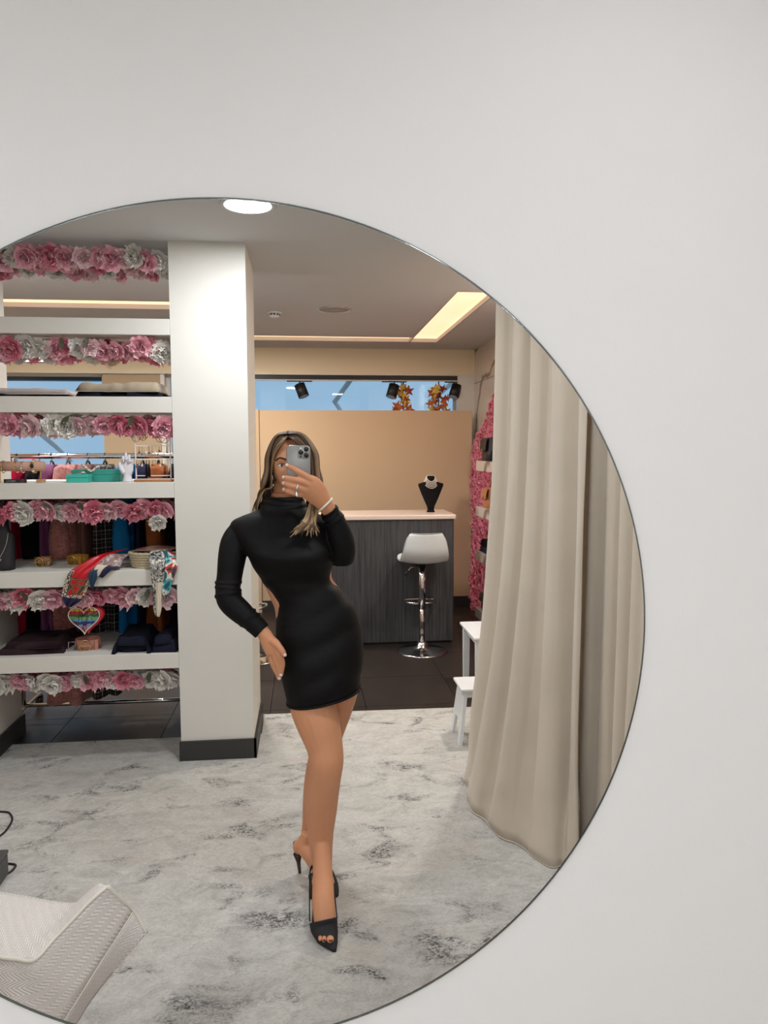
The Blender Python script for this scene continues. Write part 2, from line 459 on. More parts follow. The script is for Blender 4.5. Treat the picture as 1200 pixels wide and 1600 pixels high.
# outer walls
struct('wall_left', MB().box((XL - 0.06, YF, 0), (XL, YB, CZ)), M_beige)
struct('wall_rear', MB().box((XL, YF - 0.06, 0), (XR, YF, CZ)), M_wall)
wr = struct('wall_right', MB().box((XR, YF, 0), (XR + 0.06, YB, CZ)), M_marble, label='white marble wall with brown veins')
# joints between marble slabs
for y in (5.6, 6.75):
    obj('joint', MB().box((XR - 0.0015, y - 0.002, 0), (XR, y + 0.002, CZ)), M_grout, wr)
obj('joint', MB().box((XR - 0.0015, 4.5, 2.345), (XR, YB, 2.350)), M_grout, wr)

# back wall: bulkhead, beige panel, glazed bays
BZ = 2.44
M_bulk = mat('bulkhead_beige_lifted', rgb(238, 224, 194), 0.7)  # beige lightened to make up for the weak light on the bulkhead
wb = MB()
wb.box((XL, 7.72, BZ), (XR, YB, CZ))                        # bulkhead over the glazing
struct('wall_pier', MB().box((-2.03, 7.75, 0), (-1.46, YB, BZ)), mat('pier_beige_dimmed', rgb(186, 166, 138), 0.7), label='beige pier beside the window behind the shelves')  # darker beige than the bulkhead, offsetting the strong light on the pier
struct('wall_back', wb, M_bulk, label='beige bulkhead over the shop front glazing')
struct('trim_1', MB().box((XL, 7.715, BZ - 0.012), (XR, 7.73, BZ)), M_frame)
struct('trim_2', MB().box((1.60, 7.72, 0), (XR, 7.9, BZ)).box((-1.46, 7.74, 0), (-1.42, 7.9, BZ)), M_frame)
def window(name, x0, x1, z0, z1, posts):
    fr = struct(name, MB().box((x0, 7.86, z0), (x0 + 0.035, 7.92, z1)), M_frame)
    for k, (a, b, c, d) in enumerate([(x1 - 0.035, x1, z0, z1), (x0, x1, z1 - 0.03, z1), (x0, x1, z0, z0 + 0.03)] + [(p - 0.012, p + 0.012, z0, z1) for p in posts]):
        obj('frame', MB().box((a, 7.865, c), (b, 7.915, d)), M_frame, fr)
    obj('pane', MB().box((x0 + 0.035, 7.885, z0 + 0.03), (x1 - 0.035, 7.891, z1 - 0.03)), M_glass, fr)
    return fr
PANE = None
window('window_1', -3.2, -2.03, 0.5, BZ, [])
window('window_2', -1.42, -0.56, 0.02, BZ, [])
window('window_3', -0.56, 1.62, 0.02, BZ, [])
struct('wall_sill', MB().box((XL, 7.80, 0), (-2.03, 7.95, 0.5)).box((XL, 7.8, 0.5), (-3.2, 7.95, BZ)), M_beige)

# free-standing beige partition behind the counter
pa = thing('display_partition', 'tall beige back panel standing behind the bar counter', 'partition', (0.6, 7.55, 0))
obj('panel', MB().box((-1.06, -0.03, 0), (1.11, 0.03, 2.055)), M_beige, pa)
obj('end_post', MB().box((-1.145, -0.05, 0), (-1.065, 0.05, 2.062)), M_beige, pa)
obj('skirting', MB().box((-1.06, -0.045, 0), (1.11, -0.03, 0.12)), M_skirt, pa)

# ------------------------------------------------------------------ ceiling lamps
M_lampface = mat('lamp_diffuser', rgb(255, 252, 248), 0.4, emit=(1.0, 0.95, 0.93, 1), estr=7.0)
M_lampoff = mat('lamp_diffuser_off', rgb(150, 146, 142), 0.4)
def downlight(loc, label, on=True, r=0.105, power=LAMP_W, col=LAMP_COL):
    t = thing('ceiling_downlight', label, 'downlight', loc, 'round downlights in the ceiling')
    obj('trim_ring', MB().lathe([(r - 0.006, -0.001), (r + 0.004, -0.007), (r + 0.016, -0.004), (r + 0.018, 0.0)], n=40, cap=False), M_ceil if on else M_silver, t, True)
    obj('diffuser', MB().lathe([(0.001, -0.0045), (r - 0.005, -0.0035), (r - 0.004, 0.0)], n=40), M_lampface if on else M_lampoff, t, True)
    if on:
        ld = bpy.data.lights.new('downlight', 'AREA'); ld.shape = 'DISK'; ld.size = 2 * r; ld.energy = power; ld.color = col
        lo = bpy.data.objects.new('downlight_beam', ld); COL.objects.link(lo); lo.parent = t; lo.location = (0, 0, -0.012)
    return t
downlight((-0.235, 3.30, CZ), 'lit round downlight in the ceiling in front of the white pillar')
downlight((0.222, 5.62, CZ), 'unlit round ceiling downlight with a silver ring over the counter area', on=False, r=0.115)
for (x, y, w, c, lb) in ((-0.235, -0.80, 13, LAMP_COL, 'lit round downlight in the ceiling just behind the photographer'), (1.30, -0.80, 12, LAMP_COL, 'lit round downlight behind the photographer on the curtain side'),
                      (-1.75, -0.80, 17, LAMP_COL, 'lit round downlight behind the photographer on the shelf side'),
                      (0.60, 0.55, 3.2, LAMP_COL, 'added unseen downlight above the photographer, curtain side'), (-1.45, 0.45, 5, LAMP_COL, 'added unseen downlight above the photographer, shelf side'),  # pair over the camera added to even out light on the upper wall
                      (0.55, -2.1, 16, LAMP_COL, 'added unseen downlight furthest behind the photographer, curtain side'), (-1.1, -2.1, 18, LAMP_COL, 'added unseen downlight furthest behind the photographer, shelf side'),  # pair far behind the camera added to brighten the mirror wall
                      (0.60, 1.95, 10, LAMP_COL, 'lit round downlight in the ceiling close to the mirror, curtain side'), (-1.45, 2.05, 10, LAMP_COL, 'lit round downlight in the ceiling close to the mirror, shelf side'),
                      (-0.66, 5.10, 13, LAMP_COL, 'added fill downlight hidden behind the pillar'), (-2.15, 4.95, 30, LAMP_COL, 'added unseen fill downlight over the clothes rack'), (1.53, 4.55, 26, WARM, 'added unseen fill downlight above the small white table'),  # lamps added out of view to lift the clothes rack and far room
                      (-0.80, 6.30, 32, WARM, 'added unseen fill downlight behind the pillar near the shop window'), (-2.6, 6.5, 14, WARM, 'added unseen fill downlight over the window end of the shop')):  # also added out of view, brightening the window end
    downlight((x, y, CZ), lb, power=w, col=c)
sd = thing('smoke_detector', 'small white smoke detector on the ceiling beside the pillar', 'smoke detector', (-0.224, 5.74, CZ))
obj('base', MB().lathe([(0.052, 0), (0.052, -0.012), (0.046, -0.014)], n=28), M_white_plastic, sd, True)
obj('chamber', MB().lathe([(0.040, -0.0141), (0.038, -0.035), (0.030, -0.042)], n=28), M_white_plastic, sd, True)
for k in range(10):
    a = 2 * PI * k / 10
    obj('slot', MB().box((-0.006, 0.0385, -0.031), (0.006, 0.0405, -0.018)), M_black, sd).rotation_euler.z = a

# ------------------------------------------------------------------ pillar and open shelf unit
PY0, PY1 = 3.885, 4.40
pil = struct('wall_pillar', MB().box((-0.677, PY0, 0.0), (-0.295, PY1 + 0.06, CZ)), M_unit, label='square off-white pillar at the end of the shelf unit')
struct('baseboard_pillar', MB().box((-0.685, PY0 - 0.014, 0.0), (-0.283, PY0, 0.115)).box((-0.295, PY0 - 0.014, 0), (-0.281, PY1 + 0.06, 0.115)), M_skirt)
SH = [2.316, 1.926, 1.490, 1.036, 0.592]       # shelf tops
ST = 0.081
SX0, SX1 = -1.672, -0.678
unit = thing('shelf_unit', 'tall white open shelf unit with thick boards built against the pillar', 'shelf unit', ((SX0 + SX1) / 2, (PY0 + PY1) / 2, 0))
ux, uy = (SX0 + SX1) / 2, (PY0 + PY1) / 2
for z in SH:
    o = rbox('shelf_board', (SX0 - ux, PY0 - uy, z - ST), (SX1 - ux, PY1 - uy, z), 0.002, M_unit, unit, 1)
obj('side_panel', MB().box((SX0 - 0.30 - ux, PY0 - uy, 0.0), (SX0 - 0.0005 - ux, PY1 - uy, CZ - 0.001)), M_unit, unit)
obj('skirting', MB().box((SX0 - 0.30 - ux, PY0 - 0.013 - uy, 0.0), (SX0 + 0.013 - ux, PY1 - uy + 0.01, 0.115)), M_skirt, unit)

# ------------------------------------------------------------------ artificial peonies
def petal_mat(name, c, c2):
    m = bpy.data.materials.new(name); m.use_nodes = True
    n, l = nodes_of(m); b = n['Principled BSDF']; b.inputs['Roughness'].default_value = 0.75; b.inputs['Specular IOR Level'].default_value = 0.2
    b.inputs['Subsurface Weight'].default_value = 0.0
    tc = n.new('ShaderNodeTexCoord'); t = n.new('ShaderNodeTexNoise'); t.inputs['Scale'].default_value = 38; t.inputs['Detail'].default_value = 2
    oi = n.new('ShaderNodeObjectInfo'); ad = n.new('ShaderNodeVectorMath'); ad.operation = 'ADD'
    l.new(tc.outputs['Object'], ad.inputs[0]); l.new(oi.outputs['Random'], ad.inputs[1]); l.new(ad.outputs[0], t.inputs['Vector'])
    cr = n.new('ShaderNodeValToRGB'); cr.color_ramp.elements[0].position = 0.35; cr.color_ramp.elements[1].position = 0.65
    cr.color_ramp.elements[0].color = c; cr.color_ramp.elements[1].color = c2
    l.new(t.outputs['Fac'], cr.inputs[0]); l.new(cr.outputs[0], b.inputs['Base Color'])
    return m
M_pink = petal_mat('petal_pink', rgb(240, 168, 184), rgb(252, 208, 216))
M_rose = petal_mat('petal_rose', rgb(228, 128, 150), rgb(246, 176, 190))
M_blush = petal_mat('petal_blush', rgb(246, 206, 210), rgb(253, 230, 230))
M_whitep = petal_mat('petal_white', rgb(236, 230, 220), rgb(252, 249, 244))
M_cream = petal_mat('petal_cream', rgb(240, 222, 200), rgb(250, 240, 226))
M_leaf = mat('leaf_green', rgb(66, 70, 46), 0.6, noise=0.2, nscale=30)
def peony(seed, R, layers=4):
    rnd = random.Random(seed); mb = MB()
    for L in range(layers):
        t = L / (layers - 1)                 # 0 outer .. 1 inner
        n = [9, 8, 7, 5][L % 4]
        for k in range(n):
            a = 2 * PI * (k + 0.5 * L + rnd.uniform(-0.25, 0.25)) / n
            ln = R * (1.0 - 0.30 * t) * rnd.uniform(0.85, 1.1); wd_ = R * (0.62 - 0.2 * t) * rnd.uniform(0.85, 1.15)
            tilt = 0.15 + 1.15 * t + rnd.uniform(-0.2, 0.2)
            ph = rnd.uniform(0, 6)
            def fn(u, v, a=a, ln=ln, wd_=wd_, tilt=tilt, ph=ph):
                s = (u - 0.5) * 2
                w = wd_ * (0.25 + 0.95 * v ** 0.7) * s
                r = ln * v; ang = tilt * (0.4 + 0.6 * v) + 0.35 * s * s * v
                ruf = R * 0.15 * v * v * math.sin(8 * s + ph)
                x = r * math.cos(ang) + ruf * 0.6; z = r * math.sin(ang) * 0.9 + ruf
                return (x * math.cos(a) - w * math.sin(a), x * math.sin(a) + w * math.cos(a), z)
            mb.grid(fn, 5, 3)
    return mb
BL = []
for mname, mm in (('pink', M_pink), ('rose', M_rose), ('blush', M_blush), ('white', M_whitep), ('cream', M_cream)):
    BL.append([peony(k * 7 + 11, 0.047).mesh('blossom', mm, True) for k in range(3)])
leaf_me = MB().grid(lambda u, v: ((u - 0.5) * 0.026 * math.sin(PI * (0.08 + 0.9 * v)), 0.004 * math.sin(3 * v), -0.062 * v + 0.006 * abs(u - 0.5)), 4, 6).mesh('leaf', M_leaf, True)
def garland(z, label, seq, seed, x0=SX0 + 0.02, x1=SX1 - 0.02, drop=0.052):
    rnd = random.Random(seed)
    g = thing('flower_garland', label, 'flower garland', ((x0 + x1) / 2, uy, z), 'peony garlands under the shelf boards')
    obj('stem', MB().tube([((x0 - x1) / 2, 0, -0.012), (0, 0.01, -0.016), ((x1 - x0) / 2, 0, -0.012)], 0.006, 6), M_leaf, g)
    for row, (yy, dz) in enumerate(((PY0 + 0.055 - uy, 0.0), (PY0 + 0.17 - uy, 0.012), (PY0 + 0.31 - uy, 0.006))):
        n = 16 if row == 0 else 12
        for k in range(n):
            x = -(x1 - x0) / 2 + (x1 - x0) * (k + 0.5) / n + rnd.uniform(-0.015, 0.015)
            c = seq[(k * (len(seq)) // n) % len(seq)] if rnd.random() < 0.75 else rnd.choice('prbwwc')
            me = BL['prbwc'.index(c)][rnd.randrange(3)]
            o = obj('blossom', me, None, g)
            o.location = (x, yy + rnd.uniform(-0.02, 0.02), -0.042 - drop * 0.35 + dz + rnd.uniform(-0.014, 0.010))
            d = Vector((rnd.uniform(-0.5, 0.5), -1.0 if row == 0 else -0.5, rnd.uniform(-0.75, -0.15)))
            o.rotation_mode = 'QUATERNION'
            o.rotation_quaternion = d.to_track_quat('Z', 'Y') @ Quaternion((0, 0, 1), rnd.uniform(0, 6.28))
            s = rnd.uniform(0.95, 1.3); o.scale = (s, s, s)
    for k in range(2):
        o = obj('leaf', leaf_me, None, g); o.location = (rnd.uniform(-0.42, 0.42), PY0 + 0.0 - uy, -0.02); o.rotation_euler = (rnd.uniform(-0.3, 0.3), rnd.uniform(-0.9, 0.9), rnd.uniform(-0.5, 0.5))
    return g
garland(CZ - 0.004, 'pink and white peony garland along the ceiling over the top shelf', 'rpwprpbwpbpw', 1, drop=0.09)
garland(SH[0] - ST, 'peony garland hanging under the empty highest shelf board', 'pprwprwprprw', 2)
garland(SH[1] - ST, 'peony garland under the shelf board with folded beige and cream clothes', 'pprbwwbprrrp', 3)
garland(SH[2] - ST, 'peony garland under the jewellery shelf board', 'rpwpwprpprrp', 4)
garland(SH[3] - ST, 'peony garland under the shelf board with scarves and basket', 'wcpppbppbwbw', 5)
garland(SH[4] - ST, 'lowest peony garland, under the board with the folded trousers', 'wpwwpwpwwpwp', 6)
# a loose white blossom hanging lower beside the scarves
wf = obj('hanging_blossom', peony(91, 0.045).mesh('hanging_blossom', M_whitep, True), None)
wf.location = pt(247, 815, 3.93); wf.rotation_mode = 'QUATERNION'; wf.rotation_quaternion = Vector((0.1, -1, -0.3)).to_track_quat('Z', 'Y')
tag(wf, 'single white artificial flower dangling below the pink garland near the pillar', 'flower')

# ------------------------------------------------------------------ clothes rail behind the shelves
RY = 4.60
rack = thing('clothes_rack', 'chrome garment rack on castors behind the shelf unit', 'clothes rack', (-1.2, RY, 0))
def rp(x, y, z): return (x + 1.2, y - RY, z)
rx0, rx1 = -1.735, -0.36
RZ = 1.622
obj('hanging_rail', MB().tube([rp(-2.10, RY, RZ), rp(rx1, RY, RZ)], 0.016, 12), M_chrome, rack, True)
for x in (rx0, rx1):
    u_ = obj('upright', MB().tube([rp(x, RY, 0.10), rp(x, RY, RZ - 0.012)], 0.013, 12), M_chrome, rack, True)
    f_ = obj('foot_bar', MB().tube([rp(x, RY - 0.27, 0.085), rp(x, RY + 0.27, 0.085)], 0.013, 12), M_chrome, rack, True)
    for s in (-1, 1):
        c = rp(x, RY + s * 0.255, 0.038)
        w_ = obj('castor', MB().tube([(c[0] - 0.016, c[1], c[2]), (c[0] + 0.016, c[1], c[2])], 0.030, 16), M_black, rack, True)
        obj('fork', MB().box((c[0] - 0.02, c[1] - 0.014, 0.03), (c[0] - 0.0165, c[1] + 0.014, 0.078)).box((c[0] + 0.0165, c[1] - 0.014, 0.03), (c[0] + 0.02, c[1] + 0.014, 0.078)).box((c[0] - 0.02, c[1] - 0.014, 0.07), (c[0] + 0.02, c[1] + 0.014, 0.078)), M_black, w_)
obj('bottom_rail', MB().tube([rp(rx0, RY, 0.10), rp(rx1, RY, 0.10)], 0.012, 12), M_chrome, rack, True)

def plaid_material():
    m = bpy.data.materials.new('plaid_wool'); m.use_nodes = True
    n, l = nodes_of(m); b = n['Principled BSDF']; b.inputs['Roughness'].default_value = 0.95
    tc = n.new('ShaderNodeTexCoord'); sp = n.new('ShaderNodeSeparateXYZ'); l.new(tc.outputs['Object'], sp.inputs[0])
    outs = []
    for ax, sc in ((0, 27.0), (1, 20.0), (2, 20.0)):
        f = n.new('ShaderNodeMath'); f.operation = 'MULTIPLY'; f.inputs[1].default_value = sc; l.new(sp.outputs[ax], f.inputs[0])
        g = n.new('ShaderNodeMath'); g.operation = 'FRACT'; l.new(f.outputs[0], g.inputs[0])
        cr = n.new('ShaderNodeValToRGB'); cr.color_ramp.interpolation = 'CONSTANT'; e = cr.color_ramp.elements
        e[0].position = 0; e[0].color = (0, 0, 0, 1); e[1].position = 0.72; e[1].color = (0.55, 0.55, 0.55, 1); x = e.new(0.80); x.color = (0, 0, 0, 1); x = e.new(0.30); x.color = (0.22, 0.2, 0.2, 1); x = e.new(0.36); x.color = (0, 0, 0, 1)
        l.new(g.outputs[0], cr.inputs[0]); outs.append(cr.outputs[0])
    ad = n.new('ShaderNodeMix'); ad.data_type = 'RGBA'; ad.blend_type = 'ADD'; ad.inputs[0].default_value = 1; l.new(outs[0], ad.inputs[6]); l.new(outs[2], ad.inputs[7])
    mx = n.new('ShaderNodeMix'); mx.data_type = 'RGBA'; mx.inputs[6].default_value = rgb(34, 27, 29); mx.inputs[7].default_value = rgb(214, 198, 190)
    l.new(ad.outputs[2], mx.inputs[0]); l.new(mx.outputs[2], b.inputs['Base Color'])
    return m
M_plaid = plaid_material()
def fabric(name, r, g, b, **k): return mat('fabric_' + name, rgb(r, g, b), 0.9, spec=0.15, noise=0.08, nscale=25, bump=0.15, bscale=260, **k)
M_teddy = mat('fabric_teddy', rgb(204, 136, 128), 1.0, spec=0.05, noise=0.35, nscale=70, bump=1.0, bscale=150, sheen=0.3)
def garment(x, w, zb, m, label, cat, flare=1.25, sleeve=True, sl_z=None, ytw=0.0, zs=1.572, depth=0.19):
    rnd = random.Random(int(x * 1000))
    g = thing('hanging_' + cat, label, cat, (x, RY, zb), 'clothes on the chrome rack')
    o_ = -zb
    ph = rnd.uniform(0, 6)
    rings = []
    n = 28; st = 16
    for i in range(st + 1):
        t = i / st
        z = zs + (zb - zs) * t
        sh = min(1.0, 0.30 + 2.6 * t) if t < 0.28 else 1.0
        ww = w / 2 * (0.72 + 0.26 * min(1, t * 4.5) + (flare - 1) * t) 
        dd = depth * (0.35 + 0.65 * min(1, t * 16)) * (1 + 0.10 * t)
        ring = []
        for k in range(n):
            a = 2 * PI * k / n
            fold = 1 + (0.06 + 0.20 * t) * math.sin(5 * a + ph + 1.5 * t) + 0.05 * t * math.sin(9 * a + ph)
            ring.append((ww * math.cos(a) * fold + ytw * t, dd * math.sin(a) * fold, z - zb + 0.006 * math.sin(3 * a + ph) * t))
        rings.append(ring)
    obj('body', MB().loft(rings), m, g, True)
    if sleeve:
        z1 = sl_z if sl_z else zs - 0.55
        p = [(0, -depth * 0.55, zs - 0.03 - zb), (0.01, -depth * 1.02, zs - 0.16 - zb), (0.0, -depth * 1.12, (zs + z1) / 2 - zb), (0.004, -depth * 1.08, z1 - zb)]
        obj('sleeve', MB().tube(smoothpath(p, 5), [(w * 0.30, w * 0.26)] * 11 + [(w * 0.36, w * 0.30)] * 5, 14, hint=(1, 0, 0)), m, g, True)
    h = obj('hanger', MB().tube(smoothpath([(0, -0.15, zs - 0.075 - zb), (0, -0.08, zs - 0.035 - zb), (0, 0, zs + 0.022 - zb), (0, 0.08, zs - 0.035 - zb), (0, 0.15, zs - 0.075 - zb)], 4), 0.006, 6), M_black, g)
    R0 = 0.019
    hp = [(0, 0, zs + 0.02 - zb), (0, 0.0, zs + 0.024 - zb)] + [(0, R0 * math.sin(a), RZ - R0 * math.cos(a) * 1.0 - zb + 0.0) for a in [0.9, 1.6, 2.3, 3.14, 3.9, 4.5]]
    obj('hook', MB().tube(hp, 0.0022, 6), M_black, h)
    return g
garment(-1.86, 0.13, 0.62, fabric('grey_wool', 60, 56, 58), 'dark grey coat at the window end of the clothes rack', 'coat')
garment(-1.715, 0.15, 0.50, fabric('crimson', 200, 28, 70), 'crimson red coat hanging behind the black necklace bust', 'coat')
garment(-1.585, 0.13, 0.44, fabric('black_wool', 22, 19, 22), 'black coat hanging between the crimson coat and the pink fluffy coat', 'coat')
garment(-1.515, 0.075, 0.55, fabric('purple', 142, 84, 124), 'narrow purple blouse squeezed beside the pink fluffy coat', 'blouse', sleeve=False)
garment(-1.42, 0.165, 0.16, M_teddy, 'dusty pink fluffy teddy coat, longest on the rack', 'coat', sl_z=0.86, flare=1.55)
garment(-1.305, 0.10, 0.42, fabric('mocha', 140, 102, 90), 'mocha brown coat beside the plaid coat', 'coat', sleeve=False)
garment(-1.205, 0.145, 0.20, M_plaid, 'black and white plaid wool coat on the rack', 'coat', flare=1.35, sleeve=False)
garment(-1.075, 0.14, 0.46, fabric('blue', 34, 132, 196), 'bright blue wool coat on the rack', 'coat', sl_z=0.86)
garment(-0.985, 0.085, 0.52, fabric('navy', 38, 42, 72), 'navy coat beside the bright blue coat', 'coat', sleeve=False)
garment(-0.890, 0.125, 0.42, fabric('rust', 176, 102, 58), 'rust brown coat on the rack behind the woven basket', 'coat')
garment(-0.775, 0.12, 0.40, fabric('black_wool', 22, 19, 22), 'black coat at the pillar end of the rack', 'coat')
garment(-0.67, 0.12, 0.40, fabric('black_two', 30, 28, 34), 'charcoal coat mostly hidden behind the pillar', 'coat', sleeve=False)

# ------------------------------------------------------------------ folded clothes and belts on the shelves
def folded(name, label, x0, x1, y0, y1, z, h, m, seed, cat='clothes', over=None, group='folded clothes on the shelves', second=None):
    """a soft folded stack: wavy rounded slab; over=(u0,u1,drop) lets part of the front edge hang down"""
    g = thing(name, label, cat, ((x0 + x1) / 2, (y0 + y1) / 2, z), group)
    def slab(pname, zb, hh, mm, sd, inset=0.0):
        wx, wy = (x1 - x0) / 2 - inset, (y1 - y0) / 2 - inset * 0.5
        nu, nv = 40, 16
        def edge(u, v):
            a = min(u, 1 - u) * 2 * wx; b = min(v, 1 - v) * 2 * wy
            r = hh * 0.6
            e_ = min(1, a / r) if r else 1; f_ = min(1, b / r)
            return math.sqrt(max(0, 1 - (1 - e_) ** 2)) * math.sqrt(max(0, 1 - (1 - f_) ** 2))
        def top(u, v):
            x = -wx + 2 * wx * u; y = -wy + 2 * wy * v
            nz_ = mnoise.noise(Vector((x * 9 + sd, y * 5, sd))) * 0.5 + mnoise.noise(Vector((x * 22 + sd, y * 9, sd * 2))) * 0.25
            hz = zb + hh * edge(u, v) * (1 + 0.8 * nz_)
            if over and v < 0.45 and over[0] < u < over[1]:
                k = math.sin(PI * (u - over[0]) / (over[1] - over[0]))
                y -= 0.0; 
                if v < 0.22:
                    q = (0.22 - v) / 0.22
                    y = -wy + 2 * wy * 0.22 - (0.022 + 0.01 * k) * min(1, q * 2.0) - 0.004
                    hz = zb + hh * 0.8 - over[2] * k * max(0, q - 0.25) * 1.33 - (hh * 0.8) * max(0, q - 0.25)
            return (x + 0.008 * math.sin(13 * y + sd), y + 0.006 * math.sin(15 * x + sd), hz)
        def bot(u, v):
            p = top(u, v); return (p[0], p[1], min(p[2] - 0.004, zb + 0.0) if not over else min(p[2] - 0.004, zb))
        mb = MB(); mb.grid(top, nu, nv)
        o = len(mb.v); bv = [bot(i / nu, j / nv) for j in range(nv + 1) for i in range(nu + 1)]
        mb.v += bv
        fs = [(o + j * (nu + 1) + i, o + (j + 1) * (nu + 1) + i, o + (j + 1) * (nu + 1) + i + 1, o + j * (nu + 1) + i + 1) for j in range(nv) for i in range(nu)]
        rim = [j * (nu + 1) for j in range(nv + 1)] + [nv * (nu + 1) + i for i in range(1, nu + 1)] + [j * (nu + 1) + nu for j in range(nv - 1, -1, -1)] + [i for i in range(nu - 1, 0, -1)]
        for a_, b_ in zip(rim, rim[1:] + rim[:1]): fs.append((a_, o + a_, o + b_, b_))
        mb.f += fs; mb.mi += [0] * len(fs)
        return obj(pname, mb, mm, g, True)
    if second:
        slab('lower_fold', 0.0005, h * 0.42, m, seed + 3)
        ov = over; over = None
        slab('upper_fold', h * 0.40, h * 0.6, second, seed, 0.012)
    else:
        slab('fold', 0.0005, h * 0.62, m, seed); ov = over; over = None
        slab('upper_fold', h * 0.55, h * 0.45, m, seed + 5, 0.02)
    return g
M_cream_cloth = fabric('cream', 226, 214, 206); M_beige_cloth = fabric('beige', 190, 174, 150); M_navy_cloth = fabric('navy_denim', 30, 32, 46)
M_burg = fabric('burgundy', 62, 44, 50); M_blackj = fabric('black_jersey', 24, 22, 26)
folded('folded_blouse', 'cream folded blouse lying on a black one at the open end of the shelf', -1.66, -1.20, 3.94, 4.25, SH[1], 0.045, M_blackj, 3, second=M_cream_cloth)
folded('folded_trousers', 'beige trousers folded on navy ones whose corner hangs over the shelf', -1.165, -0.735, 3.905, 4.25, SH[1], 0.075, M_navy_cloth, 8, second=M_beige_cloth, over=(0.28, 0.60, 0.04))
folded('folded_trousers', 'dark burgundy folded trousers on the lowest shelf board', -1.605, -1.275, 3.945, 4.28, SH[4], 0.058, M_burg, 12)
folded('folded_trousers', 'navy folded trousers on the lowest board, further from the pillar', -1.03, -0.83, 3.895, 4.24, SH[4], 0.082, M_navy_cloth, 17, over=(0.1, 0.9, 0.02))
folded('folded_trousers', 'navy folded trousers on the lowest board, tucked against the pillar', -0.825, -0.69, 3.90, 4.26, SH[4], 0.085, M_navy_cloth, 21)

def belt_coil(loc, r, h, m, label, buckle_m, turns=2.2, rz=0.0):
    g = thing('coiled_belt', label, 'belt', loc, 'coiled belts on the shelves', rz)
    n = int(turns * 36); pts = [(r * (1 - 0.10 * k / n) * math.cos(2 * PI * turns * k / n - 1.2), 0.85 * r * (1 - 0.10 * k / n) * math.sin(2 * PI * turns * k / n - 1.2)) for k in range(n + 1)]
    mb = MB()
    outer = [(x, y, 0.0005) for x, y in pts]
    rings = []
    for k, (x, y) in enumerate(pts):
        L = math.hypot(x, y); nx, ny = x / L, y / L
        rings.append([(x, y, 0.001), (x + nx * 0.003, y + ny * 0.003, 0.001), (x + nx * 0.003, y + ny * 0.003, h), (x, y, h)])
    mb.loft(rings); obj('strap', mb, m, g, True)
    bx, by = -0.25 * r, -0.93 * r
    ring = [(bx + 0.55 * h * math.cos(a) * 0.9, by - 0.004, h * 0.5 + 0.55 * h * math.sin(a)) for a in [2 * PI * k / 20 for k in range(21)]]
    b_ = obj('buckle', MB().tube(ring, 0.0028, 6), buckle_m, g, True)
    obj('prong', MB().tube([(bx - 0.5 * h, by - 0.007, h * 0.5), (bx + 0.45 * h, by - 0.007, h * 0.5)], 0.002, 6), buckle_m, b_)
    obj('keeper', MB().box((bx + 0.9 * h, by - 0.004, 0.001), (bx + 1.2 * h, by + 0.006, h + 0.001)), m, g)
    return g
M_leopard = ramp_mat('leopard_leather', [(0.0, rgb(52, 32, 22)), (0.30, rgb(60, 38, 26)), (0.36, rgb(176, 128, 84)), (1.0, rgb(190, 144, 98))], 90, kind='cell', rough=0.5)
M_mustard = mat('mustard_leather', rgb(176, 122, 34), 0.5, noise=0.2, nscale=40)
M_pinkleather = mat('pink_leather', rgb(194, 134, 116), 0.5, noise=0.05)
p = pz(66, 884, SH[3]); belt_coil((p.x, p.y + 0.02, SH[3]), 0.043, 0.044, M_leopard, 'leopard print belt rolled up beside the necklace bust', M_gold, rz=0.1)
p = pz(120, 881, SH[3]); belt_coil((p.x, p.y + 0.02, SH[3]), 0.055, 0.046, M_mustard, 'mustard yellow belt rolled up next to the red scarf', M_gold, rz=-0.1)
p = pz(134, 1016, SH[4]); belt_coil((p.x, p.y + 0.05, SH[4]), 0.063, 0.055, M_pinkleather, 'pink leather belt rolled up on the lowest shelf board', M_gold, rz=0.25)
bp_ = pz(104, 1016, SH[4])
lb = thing('flat_belt', 'white belt with square silver buckle lying by the burgundy trousers', 'belt', (bp_.x, bp_.y, SH[4]))
obj('strap', MB().box((-0.10, -0.012, 0.0005), (0.012, 0.022, 0.006)), M_cream_cloth, lb).rotation_euler.z = 0.5
obj('buckle', MB().tube([(0.012, -0.012, 0.004), (0.046, -0.012, 0.004), (0.046, 0.0, 0.044), (0.012, 0.0, 0.044), (0.012, -0.012, 0.004)], 0.0035, 6), M_silver, lb)

# ------------------------------------------------------------------ jewellery shelf
Z3 = SH[2]
